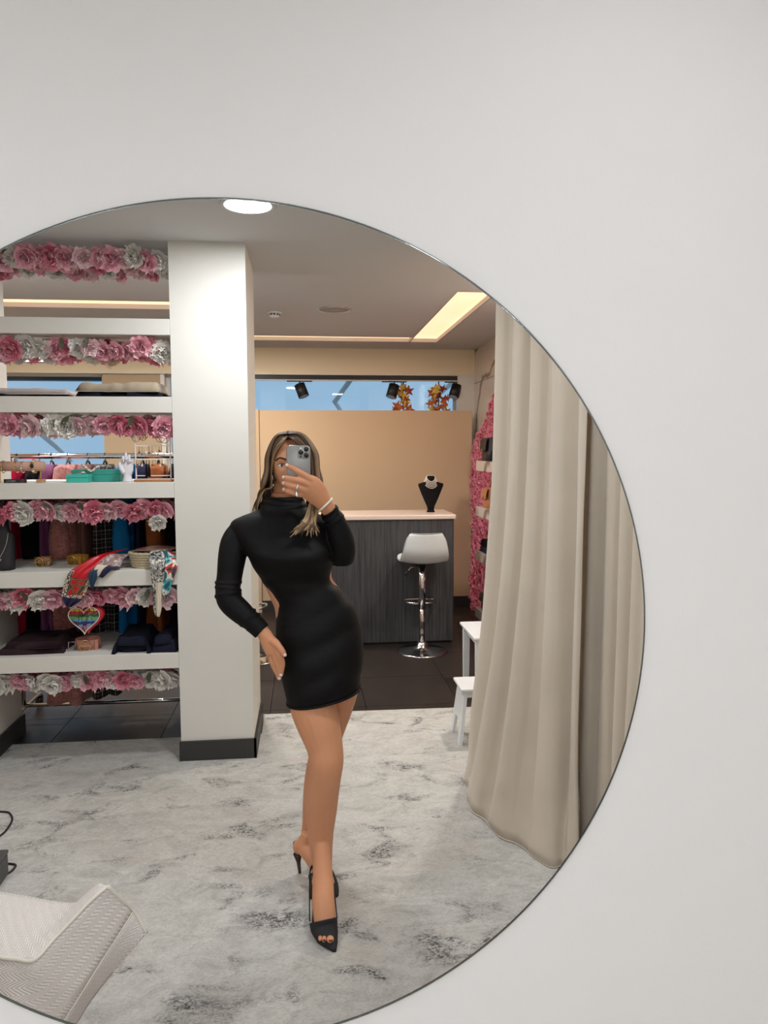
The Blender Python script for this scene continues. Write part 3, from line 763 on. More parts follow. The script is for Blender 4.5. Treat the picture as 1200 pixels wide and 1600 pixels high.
# bracelet bar
p0 = pz(-8, 758, Z3)
bb = thing('bracelet_stand', 'pink padded bracelet bar with several bracelets on a wooden foot', 'jewellery stand', (-1.44, 3.945, Z3))
bz = 0.085
obj('bar', MB().tube([(-0.13, 0, bz), (0.105, 0, bz)], 0.025, 20), mat('pink_suede', rgb(208, 164, 142), 0.9), bb, True)
obj('post', MB().tube([(0.085, 0, 0.012), (0.085, 0, bz)], 0.004, 8), M_gold, bb)
obj('foot', MB().box((0.068, -0.02, 0.0005), (0.102, 0.02, 0.018)), mat('pale_wood', rgb(190, 148, 110), 0.6, noise=0.15, nscale=12), bb)
obj('post', MB().tube([(-0.115, 0, 0.001), (-0.115, 0, bz)], 0.004, 8), M_gold, bb)
for k, (x, m, rr) in enumerate([(-0.095, M_gold, 0.031), (-0.03, M_gold, 0.029), (0.0, M_silver, 0.03), (-0.125, M_silver, 0.033)]):
    b_ = thing('bracelet', ['thin gold bracelet with a coin, first on the pink bar', 'thin gold chain bracelet in the middle of the pink bar', 'thin silver bracelet right of the gold chain on the pink bar', 'chunky bead bracelet at the outer end of the pink bar'][k], 'bracelet', (-1.44 + x, 3.945, Z3 + bz - rr), 'bracelets on the padded bar')
    ring = [(0.0, rr * math.cos(a), rr + rr * math.sin(a) - 0.003) for a in [2 * PI * q / 28 for q in range(29)]]
    obj('chain', MB().tube(ring, 0.0022 if k < 3 else 0.005, 6), m, b_, True)
    obj('charm', MB().sphere((0.0, -rr - 0.002, rr - 0.012), (0.005, 0.003, 0.006)), m, b_, True)
w_ = thing('wrist_watch', 'rose gold watch with a black face and stone links on the pink bar', 'watch', (-1.385, 3.945, Z3 + bz - 0.034), 'bracelets on the padded bar')
for q in range(14):
    a = 2 * PI * q / 14
    obj('link', MB().sphere((0, 0.032 * math.cos(a), 0.034 + 0.032 * math.sin(a)), (0.008, 0.006, 0.006), 10, 6), M_pearl if q % 2 else M_gold, w_, True)
obj('dial', MB().sphere((0, -0.034, 0.036), (0.009, 0.005, 0.013)), M_black, w_, True)
# price stand with the lettering the photo shows
pl = thing('brand_plaque', 'small black plaque with worn silver and red lettering under the bracelet bar', 'plaque', (-1.475, 3.925, Z3))
obj('plate', MB().box((-0.055, 0, 0.0005), (0.055, 0.008, 0.020)), M_black, pl)
def text(name, body, size, loc, m, parent, rot=(PI / 2, 0, 0), ext=0.0004, align='CENTER'):
    cu = bpy.data.curves.new(name, 'FONT'); cu.body = body; cu.size = size; cu.extrude = ext; cu.align_x = align; cu.materials.append(m)
    o = bpy.data.objects.new(name, cu); COL.objects.link(o)
    me = bpy.data.meshes.new_from_object(o.evaluated_get(bpy.context.evaluated_depsgraph_get())); me.name = name
    bpy.data.objects.remove(o); bpy.data.curves.remove(cu)
    me.materials.clear(); me.materials.append(m)
    o = bpy.data.objects.new(name, me); link(o, parent); o.location = loc; o.rotation_euler = rot
    return o
text('lettering', "L'XTERT", 0.0125, (-0.018, -0.001, 0.0055), M_silver, pl)
text('lettering', '600', 0.0125, (0.036, -0.001, 0.0055), mat('red_print', rgb(150, 60, 70), 0.6), pl)
# turquoise boxes
M_turq = mat('turquoise_card', rgb(64, 190, 172), 0.55); M_turq2 = mat('turquoise_card_dark', rgb(52, 156, 142), 0.55)
def gift_box(name, label, a, b, m, rz=0):
    g = thing(name, label, 'box', ((a[0] + b[0]) / 2, (a[1] + b[1]) / 2, a[2]), 'turquoise jewellery boxes', rz)
    hx, hy, hz = (b[0] - a[0]) / 2, (b[1] - a[1]) / 2, b[2] - a[2]
    rbox('tray', (-hx, -hy, 0.0005), (hx, hy, hz * 0.6), 0.0015, m, g, 1)
    rbox('lid', (-hx - 0.0012, -hy - 0.0012, hz * 0.6 + 0.0003), (hx + 0.0012, hy + 0.0012, hz), 0.0015, m, g, 1)
    return g
gift_box('jewellery_box', 'small low turquoise box in front of the larger one', (-1.218, 3.905, Z3), (-1.112, 3.985, Z3 + 0.042), M_turq)
gift_box('jewellery_box', 'larger teal box behind the small turquoise box', (-1.22, 4.0, Z3), (-0.975, 4.08, Z3 + 0.064), M_turq2)
nk = thing('bead_necklace', 'pearl and rose bead strand draped across the teal box', 'necklace', (-1.12, 4.0, Z3 + 0.06))
bp0 = smoothpath([(-0.055, 0.04, 0.022), (-0.03, 0.0, 0.012), (-0.008, -0.006, -0.006), (0.006, -0.006, -0.009), (0.03, 0.0, 0.012), (0.06, 0.03, 0.018), (0.085, 0.06, 0.012)], 4)
for k, q in enumerate(bp0):
    obj('bead', MB().sphere((q[0], q[1], q[2] + 0.006), 0.0062, 10, 6), M_pearl if k % 3 else mat('rose_bead', rgb(200, 150, 136), 0.3), nk, True)
sb = thing('silver_bracelet', 'silver bracelet lying on the small turquoise box', 'bracelet', (-1.165, 3.94, Z3 + 0.042))
obj('band', MB().tube([(0.033 * math.cos(a), 0.022 * math.sin(a), 0.005) for a in [2 * PI * k / 28 for k in range(29)]], 0.0035, 6), M_silver, sb, True)
obj('stone', MB().sphere((0.022, -0.018, 0.009), (0.012, 0.006, 0.007)), M_silver, sb, True)
# white display hand
hd = thing('display_hand', 'white porcelain display hand wearing silver rings', 'display hand', (-0.925, 3.955, Z3))
def hand_shape():
    mb = MB()
    mb.tube([(0, 0, 0.001), (0, 0, 0.012), (0, 0, 0.032), (0, 0, 0.06), (-0.001, 0, 0.085), (0, 0, 0.10)], [(0.026, 0.019), (0.024, 0.017), (0.019, 0.014), (0.030, 0.014), (0.032, 0.013), (0.026, 0.011)], 14, hint=(1, 0, 0))
    for x, z1, lean, r in ((-0.017, 0.137, -0.002, 0.0078), (-0.004, 0.155, 0.0, 0.0080), (0.0105, 0.143, 0.002, 0.0078), (0.022, 0.118, 0.008, 0.0070)):
        mb.tube([(x, 0, 0.085), (x + lean * 0.4, -0.004, 0.105), (x + lean * 0.8, -0.006, (z1 + 0.105) / 2), (x + lean, -0.004, z1 - 0.005), (x + lean, -0.003, z1)], [r, r * 1.02, r * 0.95, r * 0.8, r * 0.4], 10)
    mb.tube([(-0.016, -0.004, 0.048), (-0.031, -0.010, 0.07), (-0.036, -0.012, 0.09), (-0.034, -0.012, 0.104)], [0.012, 0.0095, 0.0085, 0.005], 10)
    return mb
remeshed('hand', hand_shape(), mat('white_porcelain', rgb(232, 228, 232), 0.35), 0.0022, 3, hd)
for k, (x, z) in enumerate(((-0.0175, 0.108), (-0.004, 0.112), (0.011, 0.102))):
    o = thing('finger_ring', ['silver ring on the index finger of the display hand', 'silver ring on the middle finger of the display hand', 'round silver ring low on the third finger of the display hand'][k], 'ring', (-0.925 + x, 3.949, Z3 + z), 'rings on the display hand')
    obj('band', MB().tube([(0.0095 * math.cos(a), 0.0095 * math.sin(a), 0) for a in [2 * PI * q / 20 for q in range(21)]], 0.0022, 6), M_silver, o, True)
    obj('stone', MB().sphere((0, -0.011, 0), (0.005, 0.004, 0.005), 10, 6), M_silver, o, True)
# earring stand: clear frame on a wooden foot
es = thing('earring_stand', 'clear acrylic earring stand on a wooden foot next to the pillar', 'jewellery stand', (-0.79, 3.95, Z3))
M_acr = mat('clear_acrylic', rgb(238, 224, 222), 0.15, spec=0.6)
obj('foot', MB().box((-0.095, -0.035, 0.0005), (0.095, 0.035, 0.013)), mat('oak', rgb(172, 118, 78), 0.6, noise=0.15, nscale=14), es)
for z in (0.03, 0.115, 0.185, 0.25):
    obj('bar', MB().box((-0.088, -0.002, z), (0.086, 0.002, z + 0.005)), M_acr, es)
for x in (-0.09, 0.086):
    obj('post', MB().box((x - 0.003, -0.003, 0.013), (x + 0.003, 0.003, 0.256)), M_acr, es)
rnd = random.Random(5)
def hoop(x, z, r, m, lbl, rot=0.0):
    g = thing('hoop_earring', lbl, 'earring', (-0.79 + x, 3.944, Z3 + z), 'earrings on the acrylic stand')
    obj('hoop', MB().tube([(r * math.sin(a), 0.3 * r * math.cos(a) * math.sin(rot), -r + r * math.cos(a)) for a in [2 * PI * q / 22 for q in range(23)]], 0.0016, 6), m, g, True)
    return g
M_dgold = mat('antique_gold', rgb(146, 108, 66), 0.3, metal=0.9)
for k, (x, r, l_) in enumerate([(-0.085, 0.020, 'thin hoop earring over the outer post of the clear stand'), (-0.062, 0.015, 'second hoop earring from the window on the top bar'), (-0.050, 0.017, 'third hoop earring from the window on the top bar'), (-0.038, 0.012, 'smallest hoop earring on the top bar'), (0.038, 0.022, 'large wavy hoop earring on the top bar near the pillar'), (0.058, 0.024, 'largest hoop earring on the top bar beside the pillar')]):
    hoop(x, 0.249, r, M_dgold, l_)
for row, (z, xs) in enumerate(((0.184, (-0.07, -0.055, -0.035, -0.02, -0.004, 0.010, 0.032, 0.044, 0.056, 0.070)), (0.114, (-0.085, -0.072, -0.058, -0.005, 0.010, 0.034, 0.046, 0.060, 0.072)))):
    for k, x in enumerate(xs):
        g = thing('drop_earring', 'small drop earring on the %s bar of the clear stand' % ('second' if row == 0 else 'third'), 'earring', (-0.79 + x, 3.944, Z3 + z), 'small drop earrings on the %s bar of the clear stand' % ('second' if row == 0 else 'third'))
        m = M_dgold if k % 3 == 0 else (M_silver if k % 3 == 1 else M_pearl)
        ln = 0.018 + 0.012 * rnd.random()
        obj('wire', MB().tube([(0, 0, 0), (0, -0.002, -ln)], 0.0012, 5), m, g)
        obj('pendant', MB().sphere((0, -0.002, -ln - 0.005), (0.0058, 0.003, 0.0068), 10, 6), m, g, True)
for k, x in enumerate((-0.036, -0.022)):
    g = thing('tassel_earring', 'long black tassel earring, %s' % ('window side of the pair' if k == 0 else 'pillar side of the pair'), 'earring', (-0.79 + x, 3.944, Z3 + 0.114), 'black tassel earrings')
    obj('cap', MB().tube([(0, 0, 0), (0, 0, -0.024)], [0.0015, 0.003], 6), M_black, g)
    obj('tassel', MB().tube([(0, 0, -0.024), (0, 0, -0.05), (0, 0, -0.088)], [0.003, 0.0062, 0.0066], 10), M_velvet, g)

# ------------------------------------------------------------------ scarf shelf
Z4 = SH[3]
def bust(loc, s, label, name='necklace_bust', rz=0.0, flat=False):
    g = thing(name, label, 'necklace bust', loc, None, rz)
    if not flat:
        # neck, sloping shoulders, tapering chest, round foot
        out = [(0.0, 0.034, 0.026), (0.012, 0.036, 0.028), (0.020, 0.028, 0.022), (0.05, 0.034, 0.020), (0.11, 0.062, 0.022), (0.17, 0.087, 0.024), (0.235, 0.112, 0.028), (0.252, 0.112, 0.028), (0.262, 0.080, 0.028), (0.272, 0.045, 0.029), (0.285, 0.034, 0.028), (0.315, 0.033, 0.026), (0.322, 0.028, 0.02)]
        body = [o for o in out if o[0] >= 0.020]
        ft = [o for o in out if o[0] <= 0.020]
        mk = lambda L: [[(s * w * math.copysign(abs(math.cos(a)) ** 0.8, math.cos(a)), s * d * math.sin(a), s * z + 0.0005) for a in [2 * PI * k / 28 for k in range(28)]] for z, w, d in L]
        obj('chest', MB().loft(mk(body)), M_velvet, g, True)
        obj('foot', MB().loft(mk(ft)), M_velvet, g, True)
    else:
        prof = [(0.0, 0.060, 0.045), (0.03, 0.061, 0.043), (0.10, 0.066, 0.036), (0.165, 0.068, 0.030), (0.19, 0.060, 0.028), (0.2, 0.046, 0.026), (0.212, 0.040, 0.026), (0.255, 0.038, 0.026), (0.262, 0.034, 0.022)]
        obj('chest', MB().loft([[(s * w * math.copysign(abs(math.cos(a)) ** 0.55, math.cos(a)), s * d * math.sin(a), s * z + 0.0005) for a in [2 * PI * k / 32 for k in range(32)]] for z, w, d in prof]), mat('black_leatherette', rgb(34, 32, 34), 0.6), g, True)
    return g
bu = bust((pz(2, 891, Z4).x, 3.99, Z4), 1.0, 'black necklace bust on the scarf shelf with a silver heart pendant', flat=True)
ch = thing('pendant_necklace', 'fine silver chain with a heart pendant on the black bust', 'necklace', (bu.location.x, 3.99, Z4 + 0.06))
cp = smoothpath([(-0.045, -0.024, 0.135), (-0.036, -0.034, 0.075), (-0.012, -0.040, 0.022), (0.0, -0.041, 0.008), (0.012, -0.040, 0.022), (0.036, -0.034, 0.075), (0.045, -0.024, 0.135)], 6)
obj('chain', MB().tube(cp, 0.0016, 6), M_silver, ch, True)
hp_ = [(0.011 * math.sin(a) ** 3, -0.043, 0.0085 * (math.cos(a) * 0.8125 - 0.3125 * math.cos(2 * a) - 0.125 * math.cos(3 * a) - 0.0625 * math.cos(4 * a)) - 0.004) for a in [2 * PI * k / 28 for k in range(29)]]
obj('heart_pendant', MB().tube(hp_, 0.002, 6), M_silver, ch, True)
# woven basket
M_weave = ramp_mat('woven_straw', [(0.25, rgb(150, 132, 100)), (0.6, rgb(226, 214, 182))], 60, kind='wave', rough=0.85, bump=0.4)
bk = thing('woven_basket', 'round pale woven basket holding scarves', 'basket', (-0.835, 4.005, Z4))
for k in range(6):
    r = 0.088 + 0.003 * k
    n = 44
    ring = [(r * math.cos(2 * PI * q / n), 0.85 * r * math.sin(2 * PI * q / n), 0.008 + 0.0135 * k + 0.001 * (q % 2)) for q in range(n + 1)]
    obj('coil', MB().tube(ring, [0.0078 + 0.0012 * (q % 2) for q in range(n + 1)], 8), M_weave, bk, True)
obj('bottom', MB().lathe([(0.001, 0.001), (0.085, 0.001), (0.085, 0.006), (0.001, 0.006)], n=24), M_weave, bk)

# scarves: printed silk sheets draped over the shelf edge
def print_mat(name, stops, scale, kind='voronoi', **k): return ramp_mat(name, stops, scale, kind=kind, rough=0.35, interp='CONSTANT', **k)
M_red = print_mat('silk_red', [(0.0, rgb(196, 22, 34)), (0.5, rgb(206, 26, 36))], 10)
M_redp = print_mat('silk_red_print', [(0.0, rgb(70, 60, 44)), (0.06, rgb(150, 132, 92)), (0.10, rgb(186, 24, 36)), (0.5, rgb(200, 28, 38))], 24)
M_navyp = print_mat('silk_navy', [(0.0, rgb(32, 30, 66)), (0.5, rgb(36, 36, 74))], 10)
M_border = print_mat('silk_border', [(0.0, rgb(26, 24, 30)), (0.10, rgb(226, 214, 190)), (0.35, rgb(30, 28, 34))], 80)
M_teal = print_mat('silk_teal', [(0.0, rgb(28, 62, 84)), (0.5, rgb(34, 72, 94))], 10)
M_paisley = ramp_mat('silk_paisley', [(0.32, rgb(52, 44, 52)), (0.45, rgb(190, 160, 150)), (0.55, rgb(96, 72, 76)), (0.68, rgb(214, 190, 176))], 26, kind='noise', rough=0.4, distort=2.0)
M_bw = ramp_mat('silk_black_white', [(0.40, rgb(40, 44, 52)), (0.47, rgb(206, 202, 190)), (0.53, rgb(58, 62, 68)), (0.60, rgb(222, 216, 202))], 34, kind='noise', rough=0.4, distort=1.6, interp='CONSTANT')
M_multi = ramp_mat('silk_multi', [(0.30, rgb(38, 92, 100)), (0.42, rgb(96, 176, 180)), (0.50, rgb(232, 222, 206)), (0.58, rgb(198, 60, 56)), (0.64, rgb(60, 60, 66)), (0.70, rgb(226, 200, 180))], 16, kind='noise', rough=0.4, distort=1.0, interp='CONSTANT')
M_dusty = ramp_mat('silk_dusty', [(0.35, rgb(150, 106, 96)), (0.6, rgb(196, 148, 132))], 12, kind='noise', rough=0.5)
M_creamp = print_mat('silk_cream', [(0.0, rgb(222, 210, 188)), (0.5, rgb(230, 218, 196))], 10)
def drape(rows, mats_fn, nu=18, k=5, parent=None, name='cloth', mats=None, wave=0.006, th=0.003):
    """rows: list of (left point, right point) from back to tip; mats_fn(u, v) -> material index"""
    L = smoothpath([tuple(a) for a, b in rows], k); R = smoothpath([tuple(b) for a, b in rows], k); n = len(L)
    mb = MB()
    v = []
    for j in range(n):
        a = Vector(L[j]); b = Vector(R[j]); t = j / (n - 1)
        for i in range(nu + 1):
            u = i / nu
            p = a.lerp(b, u)
            p += Vector((0, -1, 0.25)) * (wave * math.sin(u * 11 + t * 2.0) * (0.3 + t))
            v.append(p)
    f = []; mi = []
    for j in range(n - 1):
        for i in range(nu):
            f.append((j * (nu + 1) + i, j * (nu + 1) + i + 1, (j + 1) * (nu + 1) + i + 1, (j + 1) * (nu + 1) + i)); mi.append(mats_fn((i + 0.5) / nu, (j + 0.5) / (n - 1)))
    mb.v = [tuple(q) for q in v]; mb.f = f; mb.mi = mi
    o = obj(name, mb, mats, parent, True); solid(o, th)
    return o
EY = PY0 - 0.016        # just in front of the shelf edge
rs = drape([(pt(178, 861, 4.02), pt(200, 857, 4.05)), (pt(150, 869, 3.94), pt(176, 866, 3.96)), (pt(128, 881, 3.89), pt(158, 884, 3.90)), (pt(112, 891, EY), pt(146, 896, EY)), (pt(103, 905, EY - .004), pt(140, 908, EY - .004)), (pt(98, 925, EY - .004), pt(134, 925, EY - .004)), (pt(98, 935, EY - .004), pt(126, 938, EY - .004)), (pt(104, 947, EY - .004), pt(110, 949, EY - .004))],
    lambda u, v: 3 if v > 0.83 else (2 if (u < 0.14 or u > 0.88) and v > 0.42 else (2 if v > 0.78 else (1 if v > 0.55 else 0))), name='silk_scarf', mats=[M_red, M_redp, M_border, M_navyp])
tag(rs, 'red silk scarf with navy border and scroll print hanging over the shelf edge', 'scarf', 'scarves over the shelf edge')
s2 = drape([(pt(190, 868, 3.98), pt(214, 862, 4.0)), (pt(172, 866, 3.93), pt(194, 872, 3.93)), (pt(155, 880, 3.885), pt(188, 884, 3.89)), (pt(148, 889, EY), pt(176, 889, EY)), (pt(149, 900, EY - .003), pt(160, 903, EY - .003))], lambda u, v: 0 if v < 0.55 else (1 if u < 0.5 else 2), name='silk_scarf', mats=[M_paisley, M_creamp, M_navyp], wave=0.004)
tag(s2, 'paisley scarf with cream and navy corner spilling from the basket', 'scarf', 'scarves over the shelf edge')
s3 = drape([(pt(152, 884, 3.895), pt(158, 884, 3.895)), (pt(141, 893, EY - .006), pt(152, 891, EY - .006)), (pt(138, 903, EY - .008), pt(151, 903, EY - .008)), (pt(143, 918, EY - .008), pt(145, 919, EY - .008))], lambda u, v: 0, name='silk_scarf', mats=[M_teal], wave=0.003)
tag(s3, 'small dark teal scarf corner between the red and paisley scarves', 'scarf', 'scarves over the shelf edge')
s4 = drape([(pt(205, 866, 4.07), pt(212, 858, 4.10)), (pt(212, 861, 4.0), pt(236, 853, 4.10)), (pt(236, 861, 3.96), pt(262, 853, 4.10)), (pt(262, 862, 3.96), pt(278, 856, 4.05))], lambda u, v: 0, name='silk_scarf', mats=[M_dusty], wave=0.006)
tag(s4, 'dusty rose scarf lying across the top of the basket', 'scarf', 'scarves over the shelf edge')
s5 = drape([(pt(238, 860, 3.94), pt(262, 858, 3.96)), (pt(233, 866, 3.89), pt(258, 866, 3.91)), (pt(234, 880, EY - .01), pt(257, 882, EY - .01)), (pt(237, 905, EY - .012), pt(256, 905, EY - .012)), (pt(240, 930, EY - .012), pt(252, 930, EY - .012)), (pt(240, 952, EY - .012), pt(252, 950, EY - .012)), (pt(244, 963, EY - .012), pt(249, 964, EY - .012))], lambda u, v: 0 if (v < 0.55 or u < 0.3) else 1, name='silk_scarf', mats=[M_bw, M_creamp], wave=0.005)
tag(s5, 'black and white printed scarf with a long cream tip hanging beside the basket', 'scarf', 'scarves over the shelf edge')
s6 = drape([(pt(256, 862, 3.92), pt(278, 862, 3.97)), (pt(258, 872, 3.885), pt(278, 874, 3.90)), (pt(258, 886, EY - .006), pt(276, 890, EY - .006)), (pt(257, 905, EY - .008), pt(270, 905, EY - .008)), (pt(253, 920, EY - .008), pt(266, 921, EY - .008)), (pt(255, 931, EY - .008), pt(262, 932, EY - .008))], lambda u, v: 0, name='silk_scarf', mats=[M_multi], wave=0.005)
tag(s6, 'multicoloured scarf with turquoise tip hanging next to the pillar', 'scarf', 'scarves over the shelf edge')

# rainbow heart pouch hanging in front of the coats
hb = thing('heart_pouch', 'red heart shaped pouch with rainbow stripes hanging below the red scarf', 'pouch', pt(133, 990, 3.96))
def heart(s, n=48): return [(s * 16 * math.sin(a) ** 3 / 16.0, s * (13 * math.cos(a) - 5 * math.cos(2 * a) - 2 * math.cos(3 * a) - math.cos(4 * a)) / 16.0) for a in [2 * PI * k / n for k in range(n)]]
def heart_body(s, y0, y1, mb=None):
    mb = mb or MB(); h = heart(s); h2 = heart(s * 0.9)
    zc = 0.082
    mb.loft([[(x, y0, z + zc) for x, z in h2], [(x, y0 + 0.006, z + zc) for x, z in h], [(x, y1 - 0.006, z + zc) for x, z in h], [(x, y1, z + zc) for x, z in h2]])
    return mb
bd = obj('side_band', heart_body(0.083, -0.016, 0.022), mat('red_vinyl', rgb(206, 36, 58), 0.35), hb, True); bd.location = (0.016, 0.012, 0.0)
def rainbow_material():
    m = bpy.data.materials.new('rainbow_print'); m.use_nodes = True
    n, l = nodes_of(m); b = n['Principled BSDF']; b.inputs['Roughness'].default_value = 0.4
    tc = n.new('ShaderNodeTexCoord'); sp = n.new('ShaderNodeSeparateXYZ'); l.new(tc.outputs['Object'], sp.inputs[0])
    t = n.new('ShaderNodeTexNoise'); t.inputs['Scale'].default_value = 60; l.new(tc.outputs['Object'], t.inputs['Vector'])
    a = n.new('ShaderNodeMath'); a.operation = 'MULTIPLY_ADD'; a.inputs[1].default_value = 0.02; l.new(t.outputs['Fac'], a.inputs[0]); l.new(sp.outputs[2], a.inputs[2])
    r = n.new('ShaderNodeMapRange'); r.inputs['From Min'].default_value = 0.005; r.inputs['From Max'].default_value = 0.165; l.new(a.outputs[0], r.inputs['Value'])
    cr = n.new('ShaderNodeValToRGB'); cr.color_ramp.interpolation = 'CONSTANT'; e = cr.color_ramp.elements
    cols = [(0, (222, 150, 70)), (0.14, (206, 130, 140)), (0.26, (150, 150, 196)), (0.36, (42, 62, 128)), (0.45, (104, 168, 196)), (0.53, (120, 176, 84)), (0.61, (36, 96, 56)), (0.70, (196, 40, 44)), (0.79, (240, 196, 70)), (0.90, (214, 84, 44))]
    while len(e) < len(cols): e.new(0.5)
    for k, (p_, c) in enumerate(cols): e[k].position = p_; e[k].color = rgb(*c)
    l.new(r.outputs[0], cr.inputs[0])
    w = n.new('ShaderNodeTexVoronoi'); w.feature = 'DISTANCE_TO_EDGE'; w.inputs['Scale'].default_value = 26
    mp = n.new('ShaderNodeMapping'); mp.inputs['Scale'].default_value = (1.6, 1, 0.35); l.new(tc.outputs['Object'], mp.inputs[0]); l.new(mp.outputs[0], w.inputs['Vector'])
    c2 = n.new('ShaderNodeValToRGB'); c2.color_ramp.elements[0].position = 0.03; c2.color_ramp.elements[0].color = (1, 1, 1, 1); c2.color_ramp.elements[1].position = 0.06; c2.color_ramp.elements[1].color = (0, 0, 0, 1)
    l.new(w.outputs['Distance'], c2.inputs[0])
    mx = n.new('ShaderNodeMix'); mx.data_type = 'RGBA'; l.new(c2.outputs[0], mx.inputs[0]); l.new(cr.outputs[0], mx.inputs[6]); mx.inputs[7].default_value = rgb(60, 34, 44)
    l.new(mx.outputs[2], b.inputs['Base Color'])
    return m
obj('striped_face', heart_body(0.078, -0.012, 0.004), rainbow_material(), hb, True)
hh = heart(0.079); hh.append(hh[0])
obj('white_piping', MB().tube([(x, -0.009, z + 0.082) for x, z in hh], 0.0024, 6), M_whitep, hb, True)
obj('hanging_strap', MB().tube([(0.014, 0.01, 0.12), (0.012, -0.005, 0.18), (0.006, -0.012, 0.20), (0.0, -0.005, 0.235)], (0.008, 0.002), 8), M_black, hb, True)

# ------------------------------------------------------------------ bar counter, stools, bust
M_counter = ramp_mat('dark_grooved_laminate', [(0.3, rgb(44, 44, 46)), (0.7, rgb(78, 78, 80))], 60, kind='noise', rough=0.5, stretch=(1.6, 1.6, 0.05), bump=0.15)
CY0, CY1 = 6.11, 6.62
cn = thing('bar_counter', 'charcoal wood-grain bar counter with a pale top', 'counter', (0.42, (CY0 + CY1) / 2, 0))
rbox('body', (-0.62, -0.255, 0.02), (0.82, 0.255, 1.068), 0.004, M_counter, cn, 1)
rbox('top', (-0.66, -0.275, 1.069), (0.835, 0.275, 1.108), 0.008, mat('pale_counter_top', rgb(226, 206, 192), 0.3), cn, 2)
obj('plinth', MB().box((-0.60, -0.235, 0.0), (0.80, 0.235, 0.02)), M_black, cn)

M_seat = mat('white_leatherette', rgb(216, 220, 220), 0.45)
M_seat_dk = mat('grey_piping', rgb(150, 152, 152), 0.5)
def stool(loc, label, rz=0.0):
    g = thing('bar_stool', label, 'bar stool', loc, 'bar stools at the counter', rz)
    obj('base', MB().lathe([(0.001, 0.0005), (0.205, 0.0005), (0.207, 0.006), (0.19, 0.014), (0.10, 0.028), (0.045, 0.05), (0.042, 0.075), (0.030, 0.085), (0.001, 0.086)], n=48), M_chrome, g, True)
    obj('lower_column', MB().tube([(0, 0, 0.08), (0, 0, 0.42)], 0.022, 20), M_chrome, g, True)
    obj('upper_column', MB().tube([(0, 0, 0.36), (0, 0, 0.745)], 0.030, 20), M_chrome, g, True)
    # foot rest loop
    fr = [(0.0, 0.03, 0.395)] + [(0.125 * math.sin(a), 0.14 - 0.10 * math.cos(a) - 0.02, 0.395) for a in [0.5, 0.9, 1.3, 1.57]] + [(0.13, 0.19, 0.395), (0.0, 0.215, 0.395), (-0.13, 0.19, 0.395)] + [(-0.125 * math.sin(a), 0.12 - 0.10 * math.cos(a), 0.395) for a in [1.57, 1.3, 0.9, 0.5]] + [(0.0, 0.03, 0.395)]
    obj('foot_rest', MB().tube(smoothpath(fr, 4), 0.010, 10), M_chrome, g, True)
    lv = obj('height_lever', MB().tube([(-0.02, 0, 0.725), (-0.10, -0.02, 0.70), (-0.135, -0.03, 0.655)], 0.006, 8), M_chrome, g, True)
    obj('grip', MB().tube([(-0.12, -0.026, 0.68), (-0.145, -0.033, 0.64)], 0.008, 8), M_black, lv, True)
    obj('mounting_plate', MB().box((-0.09, -0.09, 0.735), (0.09, 0.09, 0.748)), M_black, g)
    # shell: seat curving up into a low back (back towards the mirror side)
    def shell(u, v):
        s = (u - 0.5) * 2
        if v < 0.5:
            t = v / 0.5; y = 0.20 - 0.34 * t; z = 0.765 - 0.012 * math.sin(PI * t) + 0.018 * s * s
            w = 0.175 + 0.018 * math.sin(PI * t)
        else:
            t = (v - 0.5) / 0.5; a = min(1, t * 1.7)
            y = -0.14 - 0.055 * math.sin(a * PI / 2) - 0.035 * t; z = 0.765 + 0.018 * s * s * (1 - t) + 0.235 * t ** 1.25
            w = 0.193 - 0.052 * t ** 1.6
            if t > 0.75: w *= math.sqrt(max(0.0, 1 - ((t - 0.75) / 0.25) ** 2 * 0.28))
        y += 0.05 * s * s * (1 if v > 0.5 else v * 2) * 0.8
        if v < 0.12: w *= math.sqrt(max(0.15, 1 - ((0.12 - v) / 0.12) ** 2 * 0.5))
        return (w * s, y, z)
    o = obj('seat_shell', MB().grid(shell, 20, 30), M_seat, g, True); solid(o, 0.034, 0.0)
    o.modifiers.new('b', 'BEVEL').width = 0.008
    rim = [shell(0.0, t / 30) for t in range(15, 31)] + [shell(t / 20, 1.0) for t in range(1, 21)] + [shell(1.0, t / 30) for t in range(29, 14, -1)]
    obj('piping', MB().tube([(x, y - 0.016, z) for x, y, z in rim], 0.004, 6), M_seat_dk, o, True)
    return g
stool((0.93, 5.87, 0.0), 'white bar stool with chrome disc base in front of the counter', 0.0)
stool((-0.42, 5.82, 0.0), 'bar stool mostly hidden behind the woman, only its chrome column showing', 0.3)

bu2 = bust((1.083, 6.36, 1.108), 0.99, 'black velvet bust with pearls on the bar counter')
pn = thing('pearl_necklace', 'multi-strand pearl choker on the black velvet bust', 'necklace', (1.083, 6.36, 1.108 + 0.25))
for k in range(5):
    n = 30; rr = 0.037 + 0.0052 * k
    ring = []
    for q in range(n):
        a = 2 * PI * q / n
        dip = (0.5 - 0.5 * math.sin(a)) ** 2
        ring.append((rr * 1.02 * math.cos(a), (0.036 + 0.0035 * k) * math.sin(a), 0.068 - 0.011 * k - (0.050 + 0.003 * k) * dip))
    st = MB()
    for q in ring: st.sphere(q, 0.0048, 8, 5)
    o = obj('strand', st, M_pearl, pn, True); o['kind'] = 'stuff'

